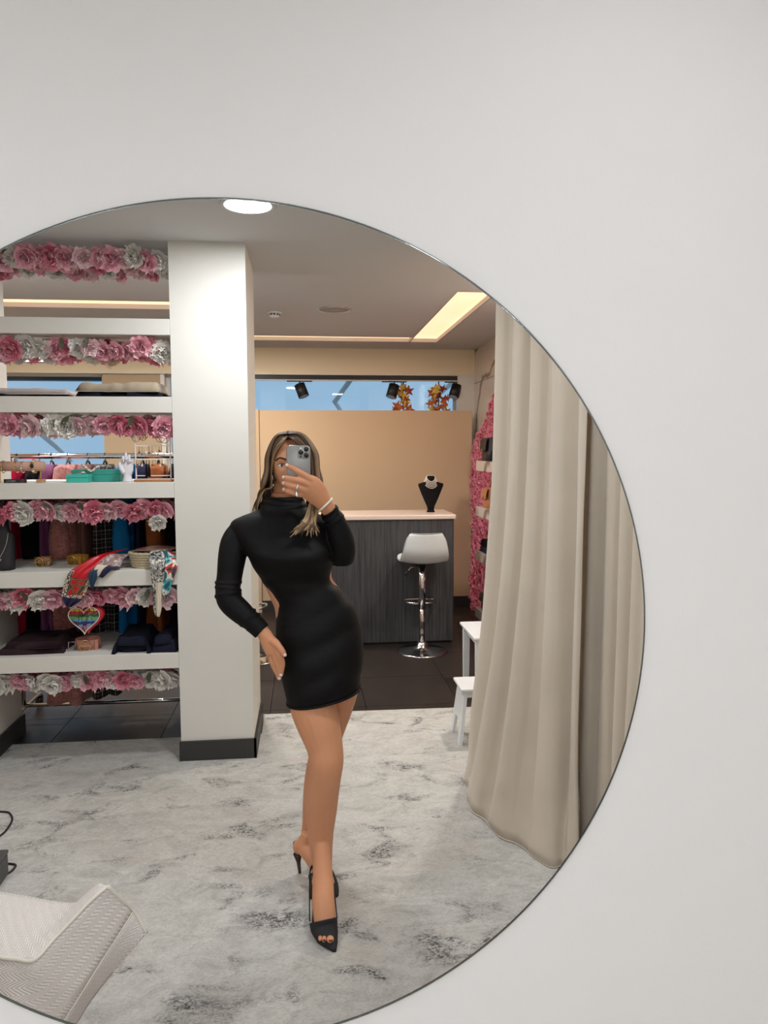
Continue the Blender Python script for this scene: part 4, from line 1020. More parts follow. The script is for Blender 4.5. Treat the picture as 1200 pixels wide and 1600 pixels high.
# ------------------------------------------------------------------ track lights and window garlands
TZ = BZ - 0.012
trk = thing('lighting_track', 'black ceiling track with white strip above the partition', 'light track', (0.55, 7.76, TZ))
obj('track', MB().box((-1.24, -0.02, -0.045), (1.14, 0.02, 0.0)), M_black, trk)
obj('strip', MB().box((-1.24, -0.016, -0.056), (1.14, 0.016, -0.0455)), M_frame, trk)
for k, (px, tilt, lb) in enumerate(((468, 0.35, 'black cylinder spotlight nearest the pillar on the track'), (616, -0.30, 'black cylinder spotlight in the middle of the track'), (714, -0.35, 'black cylinder spotlight nearest the marble wall on the track'))):
    b_ = pt(px, 592, 7.76)
    g = thing('track_spotlight', lb, 'spotlight', (b_.x, 7.76, TZ - 0.047), 'spotlights on the black track')
    obj('adapter', MB().box((-0.13, -0.018, -0.020), (0.13, 0.018, -0.0105)), M_black, g)
    ax = Vector((math.sin(tilt), -0.25, -math.cos(tilt))).normalized()
    c0 = Vector((0, 0, -0.055)) - ax * 0.005
    obj('arm', MB().tube([(0, 0, -0.018), (0, 0, -0.07)], 0.007, 8), M_black, g)
    cy = obj('cylinder', MB().tube([c0 - ax * 0.0, c0 + ax * 0.135], 0.056, 24), M_black, g, True)
    cy.data.polygons.foreach_set('use_smooth', [len(p_.vertices) == 4 for p_ in cy.data.polygons])
    obj('lens', MB().tube([c0 + ax * 0.1352, c0 + ax * 0.137], 0.045, 24), mat('lens', rgb(190, 184, 170), 0.2), cy, False)

M_or = mat('leaf_orange', rgb(214, 116, 52), 0.6, noise=0.2, nscale=40); M_ye = mat('leaf_yellow', rgb(236, 196, 96), 0.6, noise=0.2, nscale=40); M_rd = mat('leaf_red', rgb(170, 72, 50), 0.6, noise=0.2, nscale=40)
def maple(m):
    pts = []
    for k in range(10):
        a = 2 * PI * k / 10; r = 0.052 if k % 2 == 0 else 0.022
        pts.append((r * math.sin(a), 0.006 * math.cos(3 * a), r * math.cos(a)))
    mb = MB(); mb.add([(0, -0.006, 0)] + pts, [(0, 1 + k, 1 + (k + 1) % 10) for k in range(10)])
    return mb.mesh('leaf', m)
MAPLE = [maple(m) for m in (M_or, M_ye, M_rd)]
for gi, (px, lb) in enumerate(((633, 'autumn leaf garland hanging in the window between two spotlights'), (689, 'autumn leaf garland hanging in the window nearest the marble wall'))):
    b_ = pt(px, 640, 7.66)
    rnd = random.Random(40 + gi)
    g = thing('leaf_garland', lb, 'leaf garland', (b_.x, 7.80, 1.2), 'autumn leaf garlands in the window')
    obj('cord', MB().tube([(0, 0, 0.0), (0.01, 0, 0.6), (0, 0, 0.95), (0.0, 0, BZ - 1.2)], 0.007, 6), mat('twine', rgb(92, 78, 62), 0.9), g)
    for k in range(64):
        z = 0.25 + k * 0.0142
        if z > 1.12: continue
        o = obj('leaf', MAPLE[rnd.choice([0, 0, 1, 1, 2])], None, g)
        sp_ = 0.05 + 0.06 * min(1, (1.12 - z) / 0.12)
        o.location = (rnd.uniform(-sp_, sp_), rnd.uniform(-0.03, 0.03), z); o.rotation_euler = (rnd.uniform(-0.6, 0.6), rnd.uniform(0, 6.28), rnd.uniform(-0.7, 0.7)); s = rnd.uniform(0.9, 1.4); o.scale = (s, s, s)

# ------------------------------------------------------------------ flower wall with marble shelves and bags
M_fw = petal_mat('petal_flower_wall', rgb(226, 108, 138), rgb(248, 176, 192)); M_fw2 = petal_mat('petal_flower_wall_pale', rgb(222, 130, 146), rgb(240, 178, 186))
fw = thing('flower_wall', 'dense pink flower wall on the marble wall behind the curtain', 'flower wall', (XR, 6.6, 0))
rnd = random.Random(77)
def ftop(y): return 1.62 + (7.5 - y) * 0.58 if y > 6.55 else min(2.32, 2.17 + 0.2 * (6.55 - y))
obj('backing', MB().add([(-0.012, 7.42 - 6.6, 0.12), (-0.012, 5.2 - 6.6, 0.12), (-0.012, 5.2 - 6.6, 2.2), (-0.012, 6.4 - 6.6, 2.15), (-0.012, 7.42 - 6.6, 1.62), (-0.001, 7.42 - 6.6, 0.12), (-0.001, 5.2 - 6.6, 0.12), (-0.001, 5.2 - 6.6, 2.2), (-0.001, 6.4 - 6.6, 2.15), (-0.001, 7.42 - 6.6, 1.62)], [(0, 1, 2, 3, 4), (9, 8, 7, 6, 5)] + [(k, (k + 1) % 5, 5 + (k + 1) % 5, 5 + k) for k in range(5)]), M_fw, fw)
small = [peony(300 + k, 0.042, 3) for k in range(4)]
mb = MB(); cnt = 0
y = 5.25
while y < 7.5:
    z = 0.02
    while z < ftop(y):
        m = small[rnd.randrange(4)]
        d = Vector((-1, rnd.uniform(-0.9, 0.2), rnd.uniform(-0.5, 0.5))); q = d.to_track_quat('Z', 'Y') @ Quaternion((0, 0, 1), rnd.uniform(0, 6.28))
        s = rnd.uniform(0.7, 1.15)
        bulge = 0.03 + 0.05 * (0.5 + 0.5 * mnoise.noise(Vector((y * 2, z * 2, 3)))) 
        c = Vector((-bulge, y - 6.6 + rnd.uniform(-0.02, 0.02), z + rnd.uniform(-0.02, 0.02)))
        mb.add([q @ (Vector(p_) * s) + c for p_ in m.v], m.f, 1 if mnoise.noise(Vector((y * 1.5, z * 1.3, 9))) + 0.25 * rnd.uniform(-1, 1) + (0.25 if z > 1.5 else -0.1) > 0.15 else 0); cnt += 1
        z += 0.05
    y += 0.046
o = obj('small_blossoms', mb, [M_fw, M_fw2], fw, True); o['kind'] = 'stuff'
for k, (zt, lb) in enumerate(((1.555, 'top'), (1.155, 'second'), (0.765, 'third'), (0.245, 'lowest'))):
    s_ = rbox('marble_shelf', (1.50, 5.05, zt - 0.088), (1.715, 6.42, zt), 0.003, M_marble, None, 1)
    tag(s_, '%s marble shelf in front of the pink flower wall' % lb, 'shelf', 'marble shelves on the flower wall')
def bag(y, z, w, h, d, m, label, hand=True, x=1.60):
    g = thing('handbag', label, 'handbag', (x, y, z), 'bags on the marble shelves')
    rings = []
    for t in [0, 0.05, 0.3, 0.6, 0.9, 0.97, 1.0]:
        k = 1 - 0.22 * t - (0.12 if t >= 0.97 else 0); e_ = 0.94 if t in (0, 1.0) else 1
        rings.append([(d / 2 * k * e_ * math.copysign(abs(math.cos(a)) ** 0.6, math.cos(a)), w / 2 * (1 - 0.1 * t) * e_ * math.copysign(abs(math.sin(a)) ** 0.5, math.sin(a)), 0.0005 + h * t) for a in [2 * PI * q / 28 for q in range(28)]])
    b_ = obj('bag_body', MB().loft(rings), m, g, True)
    obj('flap', MB().grid(lambda u, v: (-d / 2 * (0.80 + 0.2 * v) - 0.006 - 0.004 * math.sin(PI * v), (u - 0.5) * w * 0.86, h * (0.97 - 0.5 * v - 0.08 * math.sin(PI * u) * v)), 10, 6), m, g, True)
    if hand:
        obj('handle', MB().tube([(0, 0.3 * w * math.cos(a), h * 0.96 + 0.42 * h * math.sin(a)) for a in [PI * q / 14 for q in range(15)]], 0.007, 8), m, g, True)
    obj('clasp', MB().sphere((-d / 2 - 0.012, 0, h * 0.48), (0.005, 0.014, 0.012), 10, 6), M_gold, g, True)
    return g
M_bagb = mat('black_leather', rgb(26, 24, 28), 0.4); M_bagt = mat('tan_leather', rgb(186, 122, 80), 0.4)
bag(6.26, 1.555, 0.24, 0.20, 0.15, M_bagb, 'black handbag on the top marble shelf', hand=False)
bag(5.86, 1.555, 0.26, 0.21, 0.15, M_bagb, 'black handbag behind the curtain edge on the top marble shelf')
bag(6.24, 1.155, 0.22, 0.17, 0.14, M_bagt, 'tan leather handbag on the second marble shelf')
bag(5.90, 1.155, 0.24, 0.18, 0.14, M_bagt, 'tan handbag behind the curtain edge on the second marble shelf')
bag(6.26, 0.245, 0.26, 0.15, 0.14, M_bagb, 'black bag on the lowest marble shelf', hand=False)
M_dk = fabric('slate', 60, 60, 76)
for k, (m, lb) in enumerate(((M_dk, 'slate blue folded garment, lower on the third marble shelf'), (M_blackj, 'black folded garment, upper on the third marble shelf'))):
    z = 0.765 + 0.055 * k
    g = thing('folded_garment', lb, 'clothes', (1.60, 6.12, z), 'folded clothes on the third marble shelf')
    for q in range(2):
        def top(u, v, q=q, k=k):
            s = (u - 0.5) * 2; t = (v - 0.5) * 2
            e_ = (1 - s ** 6) * (1 - t ** 6)
            return (s * 0.085, t * (0.24 - 0.02 * q), 0.001 + 0.026 * q + 0.026 * max(0, e_) ** 0.4 + 0.004 * math.sin(9 * t + k))
        o = MB(); o.grid(top, 10, 20)
        bt = MB(); bt.grid(lambda u, v, q=q: ((u - 0.5) * 0.17, (v - 0.5) * (0.48 - 0.04 * q), 0.001 + 0.026 * q), 10, 20)
        o.add(bt.v, [f[::-1] for f in bt.f]); obj('fold', o, m, g, True)

# ------------------------------------------------------------------ small white table and step stool
M_wlac = mat('white_lacquer', rgb(226, 230, 232), 0.35)
tb = thing('small_table', 'small white table half hidden behind the curtain', 'table', (1.30, 4.83, 0))
rbox('table_top', (-0.23, -0.23, 0.415), (0.23, 0.23, 0.436), 0.008, M_wlac, tb)
obj('apron', MB().box((-0.18, -0.185, 0.355), (0.18, -0.170, 0.4145)).box((-0.185, -0.17, 0.355), (-0.170, 0.17, 0.4145)), M_wlac, tb)
for sx in (-1, 1):
    for sy in (-1, 1):
        obj('leg', MB().loft([[(sx * 0.19 + a * 0.022 * k_, sy * 0.19 + b * 0.022 * k_, z) for a, b in ((-1, -1), (1, -1), (1, 1), (-1, 1))] for z, k_ in ((0.0005, 0.85), (0.4145, 1.0))]), M_wlac, tb)
ss = thing('step_stool', 'low white stool with splayed panel legs at the rug edge', 'stool', (0.985, 4.03, 0.010), None, 0.0)
rbox('seat', (-0.145, -0.115, 0.300), (0.145, 0.115, 0.318), 0.007, M_wlac, ss)
for sx in (-1, 1):
    # splayed panel leg with an arch cut at the foot
    v = []; 
    for (yy, zz) in ((-0.095, 0.3), (0.095, 0.3), (0.125, 0.0005), (0.075, 0.0005), (0.05, 0.12), (-0.05, 0.12), (-0.075, 0.0005), (-0.125, 0.0005)):
        xx = sx * (0.112 + (0.3 - zz) * 0.12); v += [(xx - 0.009, yy, zz), (xx + 0.009, yy, zz)]
    f = [tuple(range(0, 16, 2)), tuple(range(15, 0, -2))] + [(2 * k, 2 * ((k + 1) % 8), 2 * ((k + 1) % 8) + 1, 2 * k + 1) for k in range(8)]
    fix_normals(obj('panel_leg', MB().add(v, f), M_wlac, ss))
obj('stretcher', MB().box((-0.108, -0.008, 0.235), (0.108, 0.008, 0.2995)), M_wlac, ss)
obj('rail', MB().box((-0.108, -0.093, 0.262), (0.108, -0.082, 0.2995)), M_wlac, ss)
for k in range(2): obj('bolt', MB().sphere((0.138, -0.06 + 0.05 * k, 0.27), 0.005, 8, 6), M_black, ss)

# ------------------------------------------------------------------ exit sign, exterior
ex = thing('emergency_light', 'small lit white emergency light box under the ceiling by the window', 'emergency light', (pt(59, 560, 6.6).x, 6.6, 2.70))
obj('housing', MB().box((-0.125, -0.02, -0.30), (0.125, 0.02, -0.20)), mat('grey_plastic', rgb(96, 92, 100), 0.5), ex)
obj('lit_panel', MB().box((-0.095, -0.026, -0.295), (0.10, -0.0205, -0.205)), mat('lit_panel', rgb(240, 240, 245), 0.4, emit=(0.95, 0.97, 1, 1), estr=0.9), ex)
obj('bracket', MB().box((-0.02, -0.01, -0.20), (0.02, 0.01, 0.0)), mat('grey_plastic', rgb(96, 92, 100), 0.5), ex)

struct('ground_outside', MB().box((-14, 8.0, -0.2), (14, 30, -0.05)), mat('paving', rgb(190, 190, 190), 0.9, noise=0.1, nscale=3))
def awning_material():
    m = bpy.data.materials.new('awning_fabric'); m.use_nodes = True
    n, l = nodes_of(m); n.remove(n['Principled BSDF']); out = n['Material Output']
    d = n.new('ShaderNodeBsdfDiffuse'); t = n.new('ShaderNodeBsdfTranslucent'); mx = n.new('ShaderNodeMixShader'); mx.inputs[0].default_value = 0.6
    tc = n.new('ShaderNodeTexCoord'); w = n.new('ShaderNodeTexWave'); w.inputs['Scale'].default_value = 0.8; l.new(tc.outputs['Object'], w.inputs['Vector'])
    cr = n.new('ShaderNodeValToRGB'); cr.color_ramp.elements[0].color = rgb(226, 236, 246); cr.color_ramp.elements[1].color = rgb(240, 246, 252); l.new(w.outputs['Fac'], cr.inputs[0])
    for q in (d, t): l.new(cr.outputs[0], q.inputs[0])
    l.new(d.outputs[0], mx.inputs[1]); l.new(t.outputs[0], mx.inputs[2]); l.new(mx.outputs[0], out.inputs[0])
    return m
aw = thing('awning', 'pale blue awning with white folding arms outside the shop window', 'awning', (-0.7, 8.0, 3.05))
obj('fabric', MB().grid(lambda u, v: (-3.6 + 7.4 * u, 0.25 + 0.6 * v, 0.10 - 0.12 * v - 0.03 * math.sin(PI * v)), 12, 6), awning_material(), aw, True)
solid(aw.children[0], 0.004)
obj('front_bar', MB().box((-3.6, 0.84, -0.06), (3.8, 0.90, 0.02)), M_frame, aw)
obj('cassette', MB().box((-3.6, 0.06, -0.66), (-1.26, 0.20, -0.46)), mat('teal_cassette', rgb(52, 78, 92), 0.5), aw)
M_arm = mat('white_arm', rgb(245, 246, 248), 0.4)
for p0_, p1_, p2_ in ((pt(550, 590, 8.3), pt(523, 628, 9.05), pt(538, 650, 9.9)), (pt(716, 590, 8.3), pt(673, 627, 9.05), pt(692, 652, 9.9)), (pt(45, 662, 8.3), pt(86, 697, 9.05), pt(110, 720, 9.9))):
    L_ = [tuple(q - Vector(aw.location)) for q in (p0_, p1_, p2_)]
    a_ = obj('folding_arm', MB().tube(L_[:2], (0.035, 0.022), 8), M_arm, aw)
    obj('forearm', MB().tube(L_[1:], (0.030, 0.02), 8), M_arm, a_)
def shrub(loc, h, label, m):
    rnd = random.Random(int(loc[0] * 100) + 5); g = thing('outdoor_shrub', label, 'shrub', loc, 'shrubs outside the shop front')
    obj('stem', MB().tube([(0, 0, 0), (0.03, 0, h * 0.5), (0, 0.02, h * 0.8)], [0.03, 0.02, 0.01], 8), M_leaf, g)
    mb = MB()
    for k in range(420):
        z = h * (0.25 + 0.75 * rnd.random()); a = rnd.uniform(0, 6.28); r = 0.33 * math.sqrt(rnd.random()) * (1.1 - 0.5 * z / h)
        c = Vector((r * math.cos(a), r * math.sin(a), z)); u_ = Vector((rnd.uniform(-1, 1), rnd.uniform(-1, 1), rnd.uniform(-.5, .5))).normalized(); w = u_.cross(Vector((rnd.random(), rnd.random(), 1))).normalized()
        mb.add([c, c + u_ * 0.035 + w * 0.018, c + u_ * 0.08, c + u_ * 0.035 - w * 0.018], [(0, 1, 2, 3)])
    o = obj('foliage', mb, m, g); o['kind'] = 'stuff'
shrub((-0.80, 9.6, -0.05), 1.62, 'leafy green shrub outside the glass beside the pillar', mat('foliage', rgb(84, 132, 72), 0.6, noise=0.4, nscale=8))

# ------------------------------------------------------------------ fitting room: booth wall, curtains
struct('wall_booth', MB().box((1.04, 3.58, 0), (XR, 3.64, CZ)), M_beige)
M_curt = mat('curtain_velvet', rgb(203, 191, 174), 0.85, spec=0.1, noise=0.035, nscale=5, bump=0.12, bscale=160, sheen=0.25)
def polyl(P, t):
    n = len(P) - 1; t = max(0.0, min(1.0, t)) * n; i = min(int(t), n - 1); f = t - i
    p0 = P[max(0, i - 1)]; p1 = P[i]; p2 = P[i + 1]; p3 = P[min(n, i + 2)]
    return Vector([0.5 * ((2 * b) + (-a + c) * f + (2 * a - 5 * b + 4 * c - d) * f * f + (-a + 3 * b - 3 * c + d) * f ** 3) for a, b, c, d in zip(p0, p1, p2, p3)])
def curtain(label, top, bot, folds, amp, seed, power=3.0, zb=0.012, sharp=0.6):
    g = thing('fitting_room_curtain', label, 'curtain', (top[0][0], top[0][1], zb), 'curtains of the fitting room')
    rnd = random.Random(seed); c0 = Vector((top[0][0], top[0][1], zb))
    nu, nv = 150, 60
    jit = [rnd.uniform(-0.55, 0.55) for _ in range(12)]
    amps = [rnd.uniform(0.6, 1.25) for _ in range(12)]
    def fn(u, v):
        q = 1 - v
        a = polyl(top, u); b = polyl(bot, u)
        k = q ** power
        p = a.lerp(b, k)
        du = 0.01
        tv = (polyl(top, min(1, u + du)) - polyl(top, max(0, u - du))).lerp(polyl(bot, min(1, u + du)) - polyl(bot, max(0, u - du)), k).normalized()
        nrm = Vector((tv.y, -tv.x))
        if nrm.x > 0: nrm = -nrm
        ph = u * folds; i = int(ph) % 12
        ph2 = ph + jit[i] * math.sin(PI * (ph - int(ph))) * 0.5
        s = math.sin(2 * PI * ph2)
        s = math.copysign(abs(s) ** sharp, s)
        A = amp * amps[i] * (0.75 + 0.45 * q + 0.25 * math.sin(2.1 * q + i))
        low = max(0.0, (0.16 - v) / 0.16)
        A *= 1 - 0.72 * low ** 1.3
        off = nrm * (A * s)
        off += nrm * 0.012 * low * mnoise.noise(Vector((u * 14 + seed, v * 30, 0)))
        off += nrm * 0.005 * mnoise.noise(Vector((u * 9 + seed, v * 5, 2)))
        z = zb + (CZ - 0.03 - zb) * v
        return (p.x + off.x - c0.x, p.y + off.y - c0.y, z - zb)
    o = obj('cloth', MB().grid(fn, nu, nv), M_curt, g, True); solid(o, 0.006)
    # hem band along the floor
    hm = [fn(i / nu, 0.0) for i in range(nu + 1)]
    obj('hem', MB().tube([(x, y, z + 0.003) for x, y, z in hm], 0.004, 6), M_curt, g, True)
    return g
curtain('long cream velvet curtain pooling on the rug, drawn beside the booth', [(0.905, 3.43), (0.955, 3.18), (1.01, 2.93), (1.07, 2.68)], [(0.81, 3.56), (0.735, 3.25), (0.80, 2.96), (0.94, 2.705), (1.04, 2.66)], 4.6, 0.040, 4)
curtain('second cream velvet curtain behind the first, at the mirror rim', [(1.125, 2.78), (1.14, 2.60), (1.13, 2.42), (1.12, 2.20)], [(1.105, 2.80), (1.12, 2.60), (1.10, 2.42), (1.08, 2.20)], 4.5, 0.022, 9)
ct = thing('curtain_track', 'white ceiling curtain track above the fitting room', 'curtain track', (1.0, 2.9, CZ))
obj('rail', MB().tube(smoothpath([(-0.10, 0.60, -0.014), (0.0, 0.1, -0.014), (0.085, -0.2, -0.014), (0.135, -0.5, -0.014), (0.12, -0.8, -0.014)], 6), 0.012, 8), M_frame, ct, True)

# ------------------------------------------------------------------ herringbone armchair corner
M_hb1 = herringbone_material('herringbone_cream', rgb(212, 203, 196), rgb(238, 231, 226))
M_piping = mat('cream_piping', rgb(226, 220, 208), 0.8)
cols = [
    [(-90, 1480, .50), (-95, 1455, .50), (-100, 1430, .50), (-105, 1408, .50), (-110, 1388, .50)],
    [(0, 1496, .50), (0, 1470, .50), (0, 1445, .50), (0, 1420, .50), (0, 1395, .50)],
    [(26, 1499, .50), (46, 1475, .50), (68, 1453, .498), (90, 1432, .497), (112, 1411, .50)],
    [(43, 1497, .503), (66, 1470, .505), (90, 1443, .510), (116, 1414, .525), (150, 1382, .572)],
    [(54, 1500, .500), (82, 1470, .508), (110, 1441, .525), (140, 1409, .553), (168, 1385, .575)],
    [(95, 1603, .33), (125, 1556, .365), (155, 1508, .40), (182, 1466, .435), (209, 1423, .47)],
    [(110, 1612, .27), (140, 1568, .30), (172, 1526, .335), (202, 1490, .37), (229, 1458, .405)]]
PTS = [[pz(*q) for q in c] for c in cols]
cc = Vector((-0.80, 1.85, 0.010))
ac = thing('armchair', 'cream herringbone upholstered armchair corner close to the mirror', 'armchair', cc)
def patch(name, A, B, sub_u=6, bulge=0.0, rows=None):
    """surface between column polylines with metre UVs"""
    cl = [smoothpath([tuple(p_ - cc) for p_ in c], 5) for c in (rows or [])]
    n = len(cl[0]); mb = MB()
    ac_rows = []
    for j in range(n):
        ac_rows.append(smoothpath([c[j] for c in cl], sub_u) if len(cl) > 2 else [tuple(Vector(cl[0][j]).lerp(Vector(cl[1][j]), t / sub_u)) for t in range(sub_u + 1)])
    m = len(ac_rows[0]); mb.v = [p_ for r in ac_rows for p_ in r]
    mb.f = [(j * m + i, j * m + i + 1, (j + 1) * m + i + 1, (j + 1) * m + i) for j in range(n - 1) for i in range(m - 1)]; mb.mi = [0] * len(mb.f)
    o = obj(name, mb, M_hb1, ac, True)
    uvl = o.data.uv_layers.new(name='UV'); uu = {}
    for j in range(n):
        acc = 0.0
        for i in range(m):
            if i: acc += (Vector(mb.v[j * m + i]) - Vector(mb.v[j * m + i - 1])).length
            uu[j * m + i] = acc
    vv = {}
    for i in range(m):
        acc = 0.0
        for j in range(n):
            if j: acc += (Vector(mb.v[j * m + i]) - Vector(mb.v[(j - 1) * m + i])).length
            vv[j * m + i] = acc
    for lp in o.data.loops: uvl.data[lp.index].uv = (uu[lp.vertex_index], vv[lp.vertex_index])
    return solid(o, 0.006, -1.0)
patch('seat_top', 0, 0, rows=PTS[0:5])
top_line = [PTS[0][0], PTS[1][0], PTS[2][0]] + PTS[4]
bot_line = [pz(-100, 1600, .33), pz(-20, 1640, .33), pz(30, 1645, .33)] + PTS[5]
patch('side_panel', 0, 0, rows=[top_line, bot_line])
low_line = [p_ + Vector((0.0, 0.01, -0.06)) for p_ in bot_line[:3]] + PTS[6]
patch('lower_panel', 0, 0, rows=[bot_line, low_line])
patch('underside', 0, 0, rows=[low_line, [Vector((p_.x - 0.25, p_.y + 0.08 * (1 - k / 7), p_.z - 0.05)) for k, p_ in enumerate(low_line)]])
far_top = [PTS[0][4], PTS[1][4], PTS[2][4], PTS[3][4], PTS[4][4], PTS[5][4], PTS[6][4]]
patch('back_panel', 0, 0, rows=[far_top[:4], [Vector((p_.x - 0.07 * k, p_.y - 0.05, 0.22)) for k, p_ in enumerate(far_top[:4])]])
for nm, L in (('side_piping', top_line), ('edge_piping', PTS[5]), ('end_piping', [PTS[4][4], PTS[4][4].lerp(PTS[5][4], 0.5), PTS[5][4], PTS[6][4]])):
    obj(nm, MB().tube(smoothpath([tuple(p_ - cc) for p_ in L], 5), 0.0045 if nm != 'edge_piping' else 0.0022, 8), M_piping, ac, True)
rbox('base', (-0.60, -0.10, 0.06), (-0.14, 0.08, 0.24), 0.02, M_piping, ac)
for sx in (-0.55, -0.20):
    for sy in (-0.07, 0.07): obj('leg', MB().tube([(sx, sy, 0.07), (sx, sy, 0.0)], [0.018, 0.012], 10), M_black, ac, True)

# cable and dark block on the rug
cb = obj('power_cable', MB().tube(smoothpath([tuple(pz(x, y_, 0.014)) for x, y_ in ((-60, 1275), (-20, 1266), (0, 1268), (14, 1270), (19, 1281), (10, 1297), (0, 1306), (-25, 1325), (-30, 1345), (0, 1349), (20, 1350), (24, 1354), (12, 1365), (-10, 1372))], 6), 0.0042, 8), mat('black_cable', rgb(22, 20, 20), 0.5), None, True)
tag(cb, 'thin black cable looping over the rug at the edge of the picture', 'cable')
bx0 = pz(-10, 1400, 0.012)
bxx = pz(11, 1390, 0.012)
dk = thing('floor_box', 'dark grey box standing on the rug behind the armchair', 'box', (bxx.x - 0.095, bxx.y + 0.05, 0.0105))
rbox('case', (-0.06, -0.06, 0.0), (0.06, 0.06, 0.085), 0.004, mat('dark_grey_case', rgb(74, 74, 76), 0.5), dk, 1)
rbox('lid', (-0.062, -0.062, 0.0855), (0.062, 0.062, 0.10), 0.003, mat('dark_grey_case', rgb(74, 74, 76), 0.5), dk, 1)

# ------------------------------------------------------------------ the woman
M_skin = mat('skin', rgb(210, 148, 110), 0.5, spec=0.35, noise=0.04, nscale=14)
M_skin.node_tree.nodes['Principled BSDF'].inputs['Subsurface Weight'].default_value = 0.06
M_skin.node_tree.nodes['Principled BSDF'].inputs['Subsurface Radius'].default_value = (0.02, 0.008, 0.004)
M_dress = mat('black_jersey_dress', rgb(10, 8, 9), 0.6, spec=0.2, bump=0.35, bscale=16, stretch=(0.6, 0.6, 2.6))
M_shoe = mat('black_suede', rgb(26, 24, 28), 0.7)
M_sole = mat('burgundy_heel', rgb(48, 22, 24), 0.35)
SK = FPX
wom = thing('person', 'woman in a short black long-sleeved dress and heels photographing herself', 'person', (0.04, 2.62, 0.010))
W0 = Vector((0.04, 2.62, 0.010))
def L3(v): return tuple(Vector(v) - W0)
def rings_from(rows, n=40, grow=0.0, growy=0.0, k=4):
    """rows of (y_px, left_px, right_px, Y, depth_radius, dz/dx slope) -> horizontal body sections"""
    R = []
    for (yp, l_, r_, Y, ry, *sl) in rows:
        a = pt(l_, yp, Y); b = pt(r_, yp, Y); c = (a + b) / 2
        R.append((c.x, c.y, c.z, (b.x - a.x) / 2 + grow, ry + growy, sl[0] if sl else 0.0))
    out = []
    for (x, y, z, rx, ry, s) in smoothpath(R, k):
        ring = []
        for q in range(n):
            a = 2 * PI * q / n
            cx = math.copysign(abs(math.cos(a)) ** 0.92, math.cos(a)); sy = math.copysign(abs(math.sin(a)) ** 0.92, math.sin(a))
            ring.append(L3((x + rx * cx, y + ry * sy, z + s * rx * cx)))
        out.append(ring)
    return out
def limb(mb, pts, n=16, k=4, grow=0.0, flat=1.0, hint=None):
    """pts of (px, py, Y, half width in px) -> tapered tube"""
    P = []
    for (x, y, Y, w) in pts:
        c = pt(x, y, Y); P.append((c.x, c.y, c.z, w * Y / SK + grow))
    S = smoothpath(P, k)
    mb.tube([L3(s[:3]) for s in S], [(s[3], s[3] * flat) for s in S], n, hint=hint)

torso = [(770, 424, 464, 2.665, .046), (785, 420, 468, 2.665, .048), (797, 410, 476, 2.665, .060), (805, 385, 498, 2.665, .072), (815, 366, 522, 2.665, .085), (832, 366, 533, 2.66, .098), (850, 378, 530, 2.65, .112),
         (866, 389, 522, 2.64, .120), (885, 397, 518, 2.645, .112), (905, 409, 519, 2.655, .090), (920, 416.5, 530, 2.655, .084), (935, 423, 541, 2.65, .086), (947, 428.5, 550, 2.65, .092), (962, 431, 557, 2.645, .103),
         (985, 433, 563, 2.64, .112), (1010, 435, 565, 2.635, .116), (1040, 439, 565, 2.63, .114), (1065, 447, 560, 2.63, .105), (1085, 460, 548, 2.63, .09)]
body = MB()
body.loft(rings_from(torso)[::-1])
# front leg and back leg
limb(body, [(488, 1030, 2.625, 44), (487, 1075, 2.60, 39), (489, 1103, 2.585, 36.5), (498, 1132, 2.565, 34.5), (507, 1165, 2.545, 29.5), (510, 1190, 2.53, 27.8), (508, 1214, 2.535, 26), (504, 1240, 2.555, 26.5), (502.5, 1266, 2.57, 25), (501, 1298, 2.585, 21.5), (502, 1330, 2.59, 18.2), (504, 1356, 2.585, 16)], 20)
limb(body, [(528, 1040, 2.68, 40), (528, 1075, 2.69, 34), (526, 1100, 2.70, 28), (517, 1135, 2.71, 24), (508, 1165, 2.72, 22), (500, 1190, 2.735, 20), (496, 1214, 2.76, 20.5), (494, 1240, 2.775, 21), (491, 1265, 2.785, 19), (485.5, 1292, 2.79, 14.5), (480, 1312, 2.79, 11)], 18)
# knee cap
c = pt(512, 1186, 2.535); body.sphere(L3((c.x, c.y - 0.036, c.z)), (0.034, 0.026, 0.042), 14, 10)
# feet
def foot(pts, n=16):
    P = []
    for (x, y, z, w, h) in pts:
        c = pz(x, y, z); P.append((c.x, c.y, c.z, w * c.y / SK, h))
    S = smoothpath(P, 4); body.tube([L3(s[:3]) for s in S], [(s[3], s[4]) for s in S], n, hint=(1, 0, 0))
    return P
foot([(502, 1308, .255, 11, .024), (503, 1338, .196, 14, .031), (504.5, 1372, .142, 16.8, .037), (505, 1404, .108, 18.3, .031), (507, 1434, .064, 18.3, .022), (510, 1455, .036, 16, .014), (514, 1466, .028, 12, .011), (518, 1474, .024, 8, .008)])
hl = pz(494, 1385, .135); body.sphere(L3((hl.x + 0.012, hl.y + 0.045, .125)), (0.028, 0.034, 0.034), 12, 8)
# back foot points to the right
def foot2():
    P = [(482, 1303, .19, .026), (476, 1322, .145, .030), (484, 1336, .125, .028), (497, 1354, .088, .029), (510, 1373, .050, .028), (518, 1386, .032, .020)]
    S = []
    for (x, y, z, r) in P:
        c = pz(x, y, z); S.append((c.x, c.y, c.z, r))
    S = smoothpath(S, 4); body.tube([L3(s[:3]) for s in S], [s[3] for s in S], 14)
foot2()
h2 = pz(467, 1324, .125); body.sphere(L3((h2.x, h2.y, .128)), (0.024, 0.026, 0.03), 12, 8)
